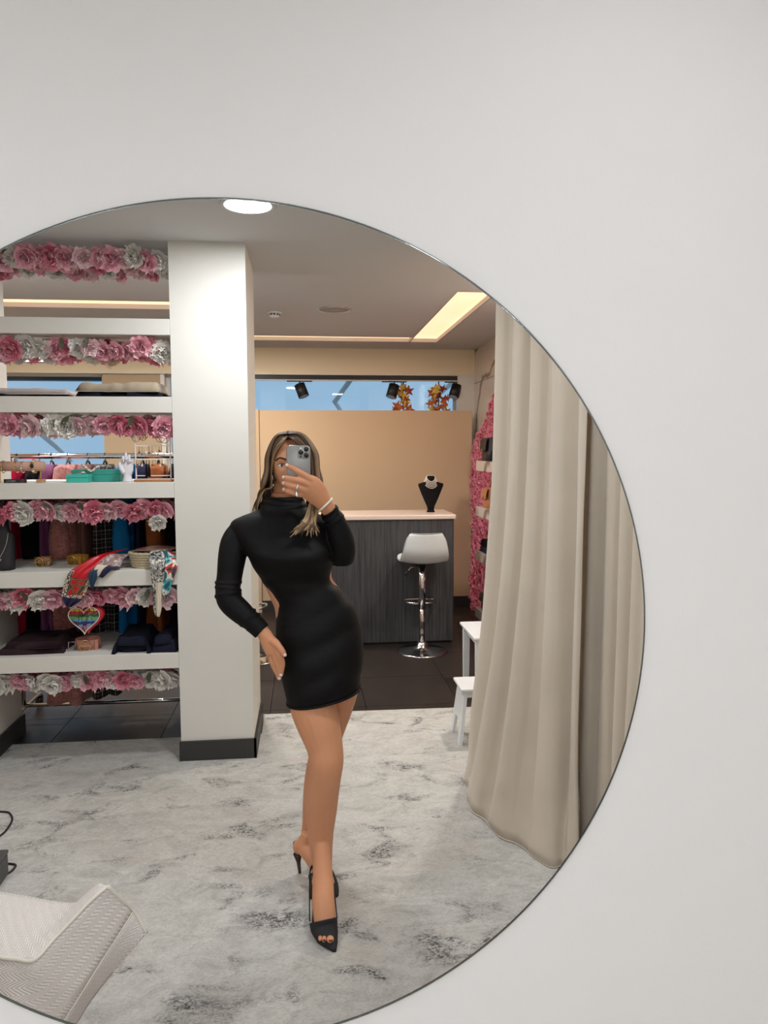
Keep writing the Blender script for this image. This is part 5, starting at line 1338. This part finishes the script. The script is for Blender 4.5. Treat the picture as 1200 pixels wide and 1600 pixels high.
# hanging arm (picture left)
ARM1 = [(406, 820, 2.665, 11), (391, 824, 2.665, 14.5), (377, 831, 2.66, 18), (367.5, 847, 2.645, 20.5), (363, 868, 2.63, 20.5), (359, 897, 2.615, 18.5), (356, 922, 2.60, 18), (360, 940, 2.59, 18), (376, 956, 2.575, 17), (393, 971, 2.56, 14.5), (408, 984, 2.55, 11), (416, 995, 2.545, 10.5)]
limb(body, ARM1, 16)
# raised arm (picture right)
ARM2a = [(508, 822, 2.68, 22), (520, 842, 2.665, 21), (530, 860, 2.64, 20), (535, 872, 2.61, 18)]
ARM2b = [(533, 872, 2.60, 19), (536, 858, 2.58, 18.5), (532, 838, 2.565, 18), (524, 816, 2.55, 15), (517, 803, 2.54, 12.5), (512, 794, 2.53, 11.5)]
limb(body, ARM2a, 16); limb(body, ARM2b, 16)
# hand holding the phone
def hand_tube(pts, n=12, hint=None):
    P = []
    for (x, y, Y, a, b) in pts:
        c = pt(x, y, Y); P.append((c.x, c.y, c.z, a * Y / SK, b * Y / SK))
    S = smoothpath(P, 4); body.tube([L3(s[:3]) for s in S], [(s[3], s[4]) for s in S], n, hint=hint)
PH_Y = 2.497
hand_tube([(514, 797, 2.53, 12, 10), (506, 786, 2.515, 13.5, 9), (496, 773, 2.50, 18, 8), (486, 763, 2.487, 20, 7), (477, 757, 2.482, 18.5, 6)], 16, hint=(39, 0, 34))
FING = [[(487, 750, 2.482, 6.0), (476, 743, 2.474, 5.7), (466, 737, 2.474, 5.3), (456, 731, 2.480, 4.7), (449, 727.5, 2.486, 3.2)],
        [(482, 757, 2.480, 6.0), (470, 752, 2.472, 5.7), (460, 749.5, 2.473, 5.3), (450, 747.5, 2.480, 4.6), (443.5, 746.5, 2.488, 3.2)],
        [(477, 765, 2.481, 5.8), (466, 762, 2.474, 5.4), (457, 759.5, 2.475, 5.0), (449, 757, 2.482, 4.4), (443.5, 755.5, 2.490, 3.0)],
        [(471, 773, 2.486, 5.2), (462, 771.5, 2.479, 4.7), (455, 769.5, 2.480, 4.4), (449, 767, 2.486, 3.9), (444, 765, 2.492, 2.8)]]
for F in FING: limb(body, F, 12)
limb(body, [(500, 776, 2.515, 7), (491, 764, 2.522, 6.5), (484, 754, 2.526, 5.6), (478, 745, 2.524, 4.6), (475, 740, 2.522, 3.0)], 12)
# hand resting on the thigh
hand_tube([(412, 988, 2.548, 11, 9), (417, 998, 2.542, 12.5, 9), (423, 1010, 2.535, 14, 8), (428, 1021, 2.530, 13, 7)], 16, hint=(1, -0.4, 0.25))
for F in ([(432, 1012, 2.520, 6), (437, 1024, 2.512, 5.6), (441, 1036, 2.512, 5), (440, 1046, 2.514, 4.5), (439.5, 1056, 2.517, 3.2)],
          [(428, 1018, 2.530, 6), (432, 1030, 2.524, 5.5), (436, 1042, 2.522, 5), (437, 1052, 2.524, 4.4), (437, 1061, 2.526, 3.0)],
          [(423, 1019, 2.542, 5.6), (425, 1031, 2.540, 5.2), (430, 1043, 2.538, 4.8), (434, 1054, 2.538, 4.2), (436, 1062, 2.538, 2.8)],
          [(419, 1014, 2.552, 5.0), (421, 1025, 2.552, 4.6), (425, 1036, 2.550, 4.2), (429, 1046, 2.550, 3.6), (431, 1052, 2.550, 2.6)]): limb(body, F, 12)
limb(body, [(424, 1000, 2.53, 7), (431, 1005, 2.515, 6.6), (437, 1012, 2.503, 5.6), (442, 1019, 2.497, 5.0), (445.5, 1025, 2.497, 3.2)], 12)

# head: sculpted grid, faces the mirror, tilted a little
HC = pt(457, 728, 2.665)
head_q = Quaternion((0, 0, 1), -0.06) @ Quaternion((0, 1, 0), -0.06)
def head_pt(th, ph):
    # th 0 = down the chin, pi = crown; ph 0 = face (-Y)
    dz = -math.cos(th); s = math.sin(th); dx = math.sin(ph) * s; dy = -math.cos(ph) * s
    x, y, z = 0.072 * dx, 0.092 * dy, 0.115 * dz
    if dz < 0:                                   # taper to the jaw
        k = -dz
        x *= 1 - 0.34 * k ** 1.6; 
        if dy > 0: y *= 1 - 0.45 * k
        else: y *= 1 - 0.04 * k
    front = max(0.0, -dy)
    def g(cx, cz, sx, sz): return math.exp(-((x - cx) / sx) ** 2 - ((z - cz) / sz) ** 2) * (1 if dy < 0 else 0)
    y += 0.010 * (g(-0.031, 0.006, 0.015, 0.010) + g(0.031, 0.006, 0.015, 0.010))       # eye sockets
    y -= 0.020 * g(0, -0.030, 0.010, 0.012) + 0.013 * g(0, -0.008, 0.007, 0.020)          # nose
    y -= 0.004 * (g(-0.030, 0.026, 0.02, 0.008) + g(0.030, 0.026, 0.02, 0.008))           # brows
    y -= 0.006 * g(0, -0.058, 0.020, 0.006) + 0.006 * g(0, -0.068, 0.017, 0.005)          # lips
    y -= 0.007 * g(0, -0.095, 0.02, 0.014)                                                # chin
    y -= 0.004 * (g(-0.042, -0.025, 0.018, 0.016) + g(0.042, -0.025, 0.018, 0.016))       # cheeks
    return Vector((x, y, z))
def HW(v): return HC + head_q @ Vector(v)
hm = MB(); NT, NP = 60, 72
rings = [[L3(HW(head_pt(PI * (i + 0.5) / NT, 2 * PI * j / NP))) for j in range(NP)] for i in range(NT)]
body.loft(rings)
for s in (-1, 1):                                # ears
    body.tube([L3(HW((s * 0.068, 0.005, z))) for z in (-0.03, -0.012, 0.008, 0.022)], [(0.004, 0.006), (0.006, 0.011), (0.007, 0.015), (0.004, 0.009)], 10, hint=(1, 0, 0))
limb(body, [(448, 792, 2.675, 25), (449, 775, 2.68, 23), (452, 755, 2.685, 23)], 18)      # neck
bd = remeshed('body', body, M_skin, 0.0032, 6, wom, 0.5)

def onface(x, z, lift=0.0):
    """point of the face surface in front of (x, z)"""
    best = None
    for i in range(NT):
        for j in range(-NP // 4, NP // 4 + 1):
            p_ = head_pt(PI * (i + 0.5) / NT, 2 * PI * j / NP)
            d = (p_.x - x) ** 2 + (p_.z - z) ** 2
            if best is None or d < best[0]: best = (d, p_)
    return HW((x, best[1].y - lift, z))
M_eyew = mat('eye_white', rgb(226, 220, 214), 0.2); M_iris = mat('eye_iris', rgb(58, 40, 30), 0.15); M_brow = mat('brow_hair', rgb(70, 48, 36), 0.9); M_lip = mat('lip', rgb(190, 110, 104), 0.4)
for s in (-1, 1):
    e_ = obj('eye', MB().sphere(L3(onface(s * 0.031, 0.005, -0.007)), (0.0145, 0.010, 0.0068), 16, 10), M_eyew, wom, True)
    obj('iris', MB().sphere(L3(onface(s * 0.031 + 0.002, 0.005, 0.0005)), (0.0062, 0.0035, 0.0062), 12, 8), M_iris, e_, True)
    lash = [L3(onface(s * (0.031 + t * 0.0155), 0.0115 - 0.005 * t * t, 0.0025)) for t in (-1, -0.6, -0.2, 0.2, 0.6, 1)]
    obj('lashes', MB().tube(lash, [0.0012, 0.0018, 0.002, 0.002, 0.0018, 0.0012], 6), M_iris, e_, True)
    br = [L3(onface(s * x_, z_, 0.001)) for x_, z_ in ((0.013, 0.024), (0.022, 0.028), (0.034, 0.031), (0.045, 0.028), (0.052, 0.023))]
    obj('eyebrow', MB().tube(smoothpath(br, 3), (0.0034, 0.0018), 8, hint=(0, 0, 1)), M_brow, wom, True)
for z_, r_ in ((-0.058, 0.0045), (-0.0665, 0.0052)):
    lp = [L3(onface(x_, z_ - (0.0 if abs(x_) < 0.01 else 0.001), 0.0)) for x_ in (-0.022, -0.012, 0.0, 0.012, 0.022)]
    obj('lip', MB().tube(smoothpath(lp, 3), [0.0015] + [r_] * 11 + [0.0015], 8), M_lip, wom, True)

# dress with turtleneck, cut-outs at the waist and long sleeves
dress = MB()
DR = [(776, 416, 470, 2.66, .056), (784, 412, 474, 2.66, .058), (793, 407, 479, 2.66, .064), (800, 394, 488, 2.66, .074), (806, 377, 503, 2.66, .084), (815, 361, 525, 2.66, .095), (832, 361, 536, 2.655, .107), (850, 374, 533, 2.645, .122),
      (866, 386.5, 524.5, 2.632, .131), (885, 395.5, 519, 2.64, .122), (900, 406, 516.5, 2.65, .110), (910, 411.5, 519.5, 2.65, .105), (920, 420.5, 530.5, 2.65, .103), (935, 428.5, 542.5, 2.645, .104), (947, 431, 552, 2.643, .107), (962, 431.5, 559, 2.64, .112),
      (985, 430.5, 565, 2.635, .121), (1010, 432, 567.5, 2.63, .125), (1040, 437, 567.5, 2.625, .124, 0.05), (1062, 442, 564.5, 2.62, .121, 0.12), (1078, 447, 563, 2.615, .119, 0.18), (1085, 448.5, 562.5, 2.613, .118, 0.20)]
dress.loft(rings_from(DR, n=56)[::-1])
limb(dress, [(x, y, Y, w + 1.3) for x, y, Y, w in ARM1[:-2]] + [(401, 978.5, 2.555, 15.6), (409.5, 987, 2.55, 14.2)], 20)
limb(dress, [(x, y, Y, w + 1.3) for x, y, Y, w in ARM2a], 20)
limb(dress, [(x, y, Y, w + 1.5) for x, y, Y, w in ARM2b[:-1]] + [(513, 797, 2.533, 13.5)], 20)
# gathered cuffs and creases at the elbow of the sleeves
def creases(path, n, amp):
    for k in range(n):
        t = (k + 0.5) / n * (len(path) - 1); i = int(t); f = t - i
        a, b = path[i], path[min(i + 1, len(path) - 1)]
        x, y, Y, w = [a[q] + (b[q] - a[q]) * f for q in range(4)]
        c = pt(x, y, Y); d = (pt(b[0], b[1], b[2]) - pt(a[0], a[1], a[2])).normalized()
        u_ = d.cross(Vector((0, 1, 0))).normalized(); v_ = d.cross(u_)
        R_ = w * Y / SK + amp * 0.4
        ring = [L3(c + u_ * (R_ * math.cos(q) ) + v_ * (R_ * math.sin(q)) + d * (0.006 * math.sin(q * 1.0 + k * 2))) for q in [2 * PI * z_ / 24 for z_ in range(25)]]
        dress.tube(ring, amp, 6)
creases([(524, 816, 2.55, 16), (517, 803, 2.54, 13.6), (513, 797, 2.533, 13)], 4, 0.0042)
creases([(385, 963, 2.568, 16.5), (398, 975, 2.558, 13.9)], 3, 0.0040)
creases([(357, 905, 2.61, 19.0), (356.5, 935, 2.595, 19)], 3, 0.0042)
for k, (yp, l_, r_) in enumerate(((779, 414, 471), (785, 411.5, 474.5), (791, 408, 478))):           # folds of the collar
    a = pt(l_, yp, 2.66); b = pt(r_, yp, 2.66); c = (a + b) / 2; rx = (b.x - a.x) / 2
    dress.tube([L3((c.x + rx * math.cos(q), c.y + (0.057 + 0.003 * k) * math.sin(q), c.z + 0.006 * math.sin(2 * q + k))) for q in [2 * PI * z_ / 32 for z_ in range(33)]], 0.0052, 8)
ds = remeshed('dress', dress, M_dress, 0.0034, 3, wom, 0.5)
# drag lines across the hip
for v_ in ds.data.vertices:
    z = v_.co.z; x = v_.co.x
    if 0.62 < z + 0.01 < 1.28 and v_.co.y < 0.05:
        q = mnoise.noise(Vector((x * 3.2 + 1.0, 4.0, (z - 0.45 * x) * 13))) 
        v_.co.y -= 0.010 * q * min(1, (1.30 - z) * 5)
hemr = rings_from(DR, n=56, grow=0.0008, growy=0.0008)[-1]
obj('hem', MB().tube([hemr[k % 56] for k in range(57)], 0.0045, 8), M_dress, ds, True)

# pumps
def pump(name, ball, toe_c, toe, heel_top, heel_floor, strap, label):
    g = obj(name, MB().tube([L3(p_) for p_ in ball], [(a, b) for a, b in toe_c], 18, hint=(1, 0, 0)), M_shoe, wom, True); g['label'] = label
    obj('stiletto_heel', MB().tube([L3(heel_top), L3(Vector(heel_top).lerp(Vector(heel_floor), 0.4)), L3(heel_floor)], [0.017, 0.0085, 0.0055], 10), M_sole, g, True)
    obj('heel_strap', MB().tube(smoothpath([L3(p_) for p_ in strap], 5), (0.0075, 0.0022), 8, hint=(0, 0, 1)), M_shoe, g, True)
    return g
b1 = [pz(505, 1438, .062), pz(507, 1450, .044), pz(512, 1464, .030), pz(518, 1476, .022), pz(523, 1485, .0165)]
w1 = [(0.0475, 0.040), (0.046, 0.031), (0.037, 0.022), (0.022, 0.014), (0.006, 0.006)]
S1 = smoothpath([tuple(p_) + w for p_, w in zip(b1, w1)], 5)
ha = Vector((pz(484, 1404, .010).x + 0.004, pz(484, 1404, .010).y, 0.0105))
hl_top = Vector((ha.x + 0.008, ha.y - 0.015, 0.105))
an = pz(505, 1392, .13)
p1 = pump('pump', [s[:3] for s in S1], [(s[3], s[4]) for s in S1], None, hl_top, ha, [Vector(b1[0]) + Vector((-0.046, 0.0, 0.004)), hl_top + Vector((-0.012, -0.06, 0.0)), hl_top + Vector((-0.006, 0.0, 0.03)), hl_top + Vector((0.03, 0.012, 0.035)), hl_top + Vector((0.066, -0.02, 0.02)), Vector(b1[0]) + Vector((0.047, 0.0, 0.004))], 'black open-toe slingback pump on the front foot')
obj('sole', MB().loft([[L3(q) for q in ((c_[0] - w_, c_[1], c_[2] - t_), (c_[0] + w_, c_[1], c_[2] - t_), (c_[0] + w_, c_[1], c_[2] - t_ - 0.005), (c_[0] - w_, c_[1], c_[2] - t_ - 0.005))] for c_, w_, t_ in
    ((tuple(hl_top + Vector((0.018, 0.02, 0.004))), 0.02, 0.0), (tuple(hl_top + Vector((0.03, -0.05, -0.012))), 0.028, 0.0), (tuple(b1[0]), 0.04, 0.030), (tuple(b1[2]), 0.034, 0.016), (tuple(b1[4]), 0.005, 0.003))]), M_sole, p1)
# peep toe
tp = pz(515, 1466, .048); M_nail0 = mat('dark_nail', rgb(96, 50, 46), 0.25)
to = obj('toes', MB().sphere(L3((tp.x + 0.002, tp.y, tp.z - 0.003)), (0.0125, 0.016, 0.0085), 12, 8).sphere(L3((tp.x - 0.018, tp.y + 0.004, tp.z - 0.004)), (0.0085, 0.014, 0.0075), 10, 6).sphere(L3((tp.x - 0.031, tp.y + 0.010, tp.z - 0.004)), (0.007, 0.012, 0.006), 10, 6), M_skin, wom, True); to['kind'] = 'stuff'
for dx_, dy_, dz_, r_ in ((0.003, -0.0115, -0.0005, 0.0075), (-0.018, -0.0065, -0.002, 0.005)):
    obj('toenail', MB().sphere(L3((tp.x + dx_, tp.y + dy_, tp.z + dz_)), (r_, 0.006, 0.004), 10, 6), M_nail0, to, True)
b2 = [pz(499, 1356, .080), pz(508, 1370, .052), pz(517, 1385, .032), pz(523, 1394, .022), pz(527, 1400, .016)]
w2 = [(0.034, 0.030), (0.036, 0.026), (0.030, 0.018), (0.018, 0.012), (0.006, 0.006)]
S2 = smoothpath([tuple(p_) + w for p_, w in zip(b2, w2)], 5)
hf2 = Vector(pz(468.5, 1364, .010)); ht2 = Vector(pz(465, 1334, .100))
pump('pump', [s[:3] for s in S2], [(s[3], s[4]) for s in S2], None, ht2, hf2, [Vector(b2[0]) + Vector((-0.02, -0.03, 0.01)), ht2 + Vector((0.03, -0.035, 0.004)), ht2 + Vector((-0.008, -0.012, 0.03)), ht2 + Vector((-0.012, 0.02, 0.035)), ht2 + Vector((0.03, 0.035, 0.02)), Vector(b2[0]) + Vector((0.03, 0.03, 0.01))], 'black slingback pump on the back foot')
an2 = pt(477, 1310, 2.79)
obj('anklet', MB().tube([L3((an2.x + 0.034 * math.cos(q), an2.y + 0.036 * math.sin(q), an2.z + 0.008 * math.cos(q))) for q in [2 * PI * z_ / 26 for z_ in range(27)]], 0.0014, 6), M_gold, wom, True)

# nails, rings, bracelets
M_nail = mat('pale_nail', rgb(232, 206, 198), 0.2)
for (x, y, Y) in ((448.2, 726.8, 2.482), (443, 746, 2.484), (443, 755, 2.486), (443.6, 764.6, 2.489), (445.2, 1023.5, 2.490), (439, 1055, 2.510), (436.5, 1060, 2.519)):
    c = pt(x, y, Y); obj('fingernail', MB().sphere(L3(c), (0.0062, 0.0045, 0.0062), 10, 6), M_nail, wom, True)
def jring(name, px, py, Y, r, axis, m, th=0.0022, stone=None):
    c = pt(px, py, Y); ax = Vector(axis).normalized(); u_ = ax.cross(Vector((0, 1, 0))).normalized(); v_ = ax.cross(u_)
    o = obj(name, MB().tube([L3(c + u_ * r * math.cos(q) + v_ * r * math.sin(q)) for q in [2 * PI * z_ / 24 for z_ in range(25)]], th, 8), m, wom, True)
    if stone: obj('stone', MB().sphere(L3(pt(px + stone[0], py + stone[1], Y - r)), (0.006, 0.004, 0.007), 10, 6), M_silver, o, True)
    return o
jring('finger_ring', 464.5, 761.5, 2.475, 0.0125, (-1, 0, 0.25), M_silver, 0.0026, (-0.5, 1))
jring('finger_ring', 463.5, 771.5, 2.479, 0.0112, (-1, 0, 0.2), M_silver, 0.003, (0.5, 2.5))
jring('bracelet', 508, 789, 2.52, 0.0315, (-0.7, 0, 0.75), M_pearl, 0.004)
for k, (dx, dz) in enumerate(((0, 0), (0.001, -0.028))):
    c = HW((-0.074 + dx, -0.004, -0.036 + dz)); obj('earring', MB().sphere(L3(c), (0.006, 0.005, 0.012 if k == 0 else 0.007), 10, 6), M_silver, wom, True)

# hair
def hair_material():
    m = bpy.data.materials.new('highlighted_hair'); m.use_nodes = True
    n, l = nodes_of(m); b = n['Principled BSDF']; b.inputs['Roughness'].default_value = 0.52; b.inputs['Specular IOR Level'].default_value = 0.22
    at = n.new('ShaderNodeAttribute'); at.attribute_name = 'lock'
    cr = n.new('ShaderNodeValToRGB'); e = cr.color_ramp.elements
    e[0].position = 0.0; e[0].color = rgb(46, 35, 28); e[1].position = 1.0; e[1].color = rgb(186, 158, 122)
    x = e.new(0.35); x.color = rgb(84, 65, 49); x = e.new(0.65); x.color = rgb(130, 105, 79)
    l.new(at.outputs['Fac'], cr.inputs[0]); l.new(cr.outputs[0], b.inputs['Base Color'])
    return m
hair = MB(); tone = []
rnd = random.Random(12)
def lock(pts, r, t, n=7, flat=0.45, k=5):
    S = smoothpath([tuple(p_) for p_ in pts], k); m = len(S)
    rad = [(r * (0.55 + 0.45 * min(1, 5 * i / m)) * (1 if i < m * 0.55 else max(0.08, 1 - (i - m * 0.55) / (m * 0.46))), ) for i in range(m)]
    n0 = len(hair.v); hair.tube([L3(s) for s in S], [(q[0], q[0] * flat) for q in rad], n); tone.extend([t * (0.55 + 0.45 * min(1, 3.0 * (q // n) / m)) for q in range(len(hair.v) - n0)])
# scalp cap
cap = []
for i in range(30):
    th = PI * (0.44 + 0.555 * i / 29); ring = []
    for j in range(48):
        ph = 2 * PI * j / 48; p_ = head_pt(th, ph)
        edge = math.cos(ph)
        if edge > 0.25 and th < PI * (0.70 + 0.10 * edge): p_ = p_ * 0.93
        else: p_ = p_ * 1.045
        ring.append(L3(HW(p_)))
    cap.append(ring)
n0 = len(hair.v); hair.loft(cap); tone += [0.3] * (len(hair.v) - n0)
part = lambda t: Vector((-0.004, -0.062 + 0.135 * t, 0.098 + 0.026 * math.sin(PI * (0.2 + 0.75 * t)) - 0.05 * max(0, t - 0.6)))
for side in (-1, 1):
    for k in range(62):
        t = (k + 0.5) / 62 + rnd.uniform(-0.01, 0.01)
        layer = rnd.uniform(0.0, 0.010)
        p0 = part(t) * 1.0
        ph = (0.95 + 1.5 * t)                               # angle round the skull, front to back
        d = Vector((side * math.sin(ph), -math.cos(ph), 0))
        def sk(z, g_): return Vector((d.x * (0.074 + g_), d.y * (0.094 + g_), z))
        P = [HW(p0), HW(p0.lerp(sk(0.075, 0.002 + layer), 0.55) + Vector((side * 0.004, 0, 0.012))), HW(sk(0.045, 0.007 + layer)), HW(sk(-0.01, (0.016 if side < 0 else 0.011) + layer)), HW(sk(-0.06, (0.034 if side < 0 else 0.013) + layer))]
        if side < 0:
            e1 = pt(405 + 24 * t + rnd.uniform(-3, 3), 770, 2.655 + 0.10 * t); e2 = pt(396 + 34 * t + rnd.uniform(-4, 4), 800 + 25 * t, 2.70 + 0.07 * t); e3 = pt(394 + 40 * t, 835 + 20 * t, 2.745 + 0.06 * t)
            P += [e1, e2, e3]
        else:
            if t < 0.55:
                e1 = pt(502 - 14 * t + rnd.uniform(-3, 3), 765, 2.62 + 0.05 * t); e2 = pt(496 - 16 * t + rnd.uniform(-4, 4), 796, 2.56 + 0.02 * t)
                e3 = pt(484 - 18 * t + rnd.uniform(-8, 8), 818 + rnd.uniform(-4, 4), 2.515); e4 = pt(474 + rnd.uniform(-16, 26), 829 + rnd.uniform(-8, 9), 2.505)
                P += [e1, e2, e3, e4]
            else:
                P += [pt(500 - 20 * t, 775, 2.72), pt(495 - 20 * t, 810, 2.745)]
        lock(P, rnd.uniform(0.0055, 0.0095), min(1, max(0, rnd.gauss(0.50 if t < 0.6 else 0.3, 0.26))))
for side in (-1, 1):                                         # front hair swept from the parting over the temples
    for k in range(36):
        f = k / 16.0; o_ = 0.004 + 0.0085 * f + rnd.uniform(0, 0.003)
        P = [HW((-0.004 + side * 0.002, -0.060 + 0.022 * f, 0.106 + 0.008 * f)), HW((side * (0.020 + o_ * 0.4), -0.084 + 0.016 * f, 0.088 + 0.012 * f)), HW((side * (0.046 + o_ * 0.8), -0.074 + 0.014 * f, 0.058 + 0.008 * f)), HW((side * (0.062 + o_), -0.052 + 0.018 * f, 0.022)), HW((side * (0.072 + o_), -0.030 + 0.02 * f, -0.025)), HW((side * (0.078 + o_), -0.012 + 0.02 * f, -0.07))]
        g_ = min(f, 1.0)
        if side < 0: P += [pt(413 - 5 * g_, 766, 2.635 + 0.02 * f), pt(404 - 3 * g_, 788, 2.665 + 0.02 * f), pt(399, 815, 2.73)]
        else: P += [pt(494 + 6 * g_, 785, 2.60), pt(490 + 6 * g_, 803, 2.545), pt(478 + 10 * g_ + rnd.uniform(-8, 8), 822 + rnd.uniform(-5, 5), 2.512)]
        lock(P, rnd.uniform(0.005, 0.008), min(1, max(0, rnd.gauss(0.5, 0.25))))
for k in range(34):                                          # front fall below the hand
    a = rnd.uniform(0, 1)
    lock([pt(486 + 10 * a, 780, 2.575), pt(481 + 14 * a, 800, 2.535), pt(474 + 20 * a + rnd.uniform(-3, 3), 816, 2.512), pt(455 + 44 * a + rnd.uniform(-5, 5), 832 + rnd.uniform(-6, 8), 2.500)], rnd.uniform(0.004, 0.007), min(1, max(0, rnd.gauss(0.62, 0.2))))
ho = obj('hair', hair, hair_material(), wom, True)
at_ = ho.data.attributes.new('lock', 'FLOAT', 'POINT'); at_.data.foreach_set('value', tone)

# the phone in her hand
pc = pt(466.5, 734, PH_Y + 0.004)
ph_ = thing('mobile_phone', 'grey mobile phone with three camera lenses held in front of her face', 'phone', pc)
hw_, hh_ = 0.0398, 0.0815
def rrect(w, h, r, y, n=8):
    P = []
    for cx, cz, a0 in ((w - r, h - r, 0), (-(w - r), h - r, PI / 2), (-(w - r), -(h - r), PI), (w - r, -(h - r), 1.5 * PI)):
        for k in range(n + 1):
            a = a0 + PI / 2 * k / n; P.append((cx + r * math.cos(a), y, cz + r * math.sin(a)))
    return P
M_phone = mat('phone_titanium', rgb(150, 150, 147), 0.35, metal=0.3); M_phrim = mat('phone_rim', rgb(190, 188, 184), 0.2, metal=1.0)
obj('back_cover', MB().loft([rrect(hw_ - 0.0016, hh_ - 0.0016, 0.012, -0.0042), rrect(hw_ - 0.0004, hh_ - 0.0004, 0.0128, -0.0032), rrect(hw_ - 0.0004, hh_ - 0.0004, 0.0128, -0.0028)]), M_phone, ph_, True)
obj('rim', MB().loft([rrect(hw_, hh_, 0.013, -0.0028), rrect(hw_ + 0.0004, hh_ + 0.0004, 0.0132, 0.0), rrect(hw_, hh_, 0.013, 0.003)]), M_phrim, ph_, True)
obj('screen', MB().loft([rrect(hw_ - 0.001, hh_ - 0.001, 0.012, 0.0031), rrect(hw_ - 0.002, hh_ - 0.002, 0.011, 0.0038)]), M_black, ph_, True)
cx_, cz_ = 0.0178, 0.0585
isl = obj('camera_island', MB().loft([[(x + cx_, y, z + cz_) for x, y, z in rrect(0.0192, 0.0200, 0.007, -0.0052)], [(x + cx_, y, z + cz_) for x, y, z in rrect(0.0200, 0.0208, 0.0075, -0.0041)]]), mat('phone_island', rgb(164, 164, 161), 0.25, metal=0.3), ph_, True)
for (x, z) in ((0.0265, 0.0690), (0.0083, 0.0585), (0.0265, 0.0485)):
    l_ = obj('lens', MB().tube([(x, -0.0051, z), (x, -0.0080, z)], 0.0082, 24), M_black, isl, True)
obj('flash', MB().tube([(0.0083, -0.0051, 0.0722), (0.0083, -0.0058, 0.0722)], 0.0028, 16), M_pearl, isl)
obj('sensor', MB().tube([(0.0083, -0.0051, 0.0452), (0.0083, -0.0058, 0.0452)], 0.003, 16), M_black, isl)
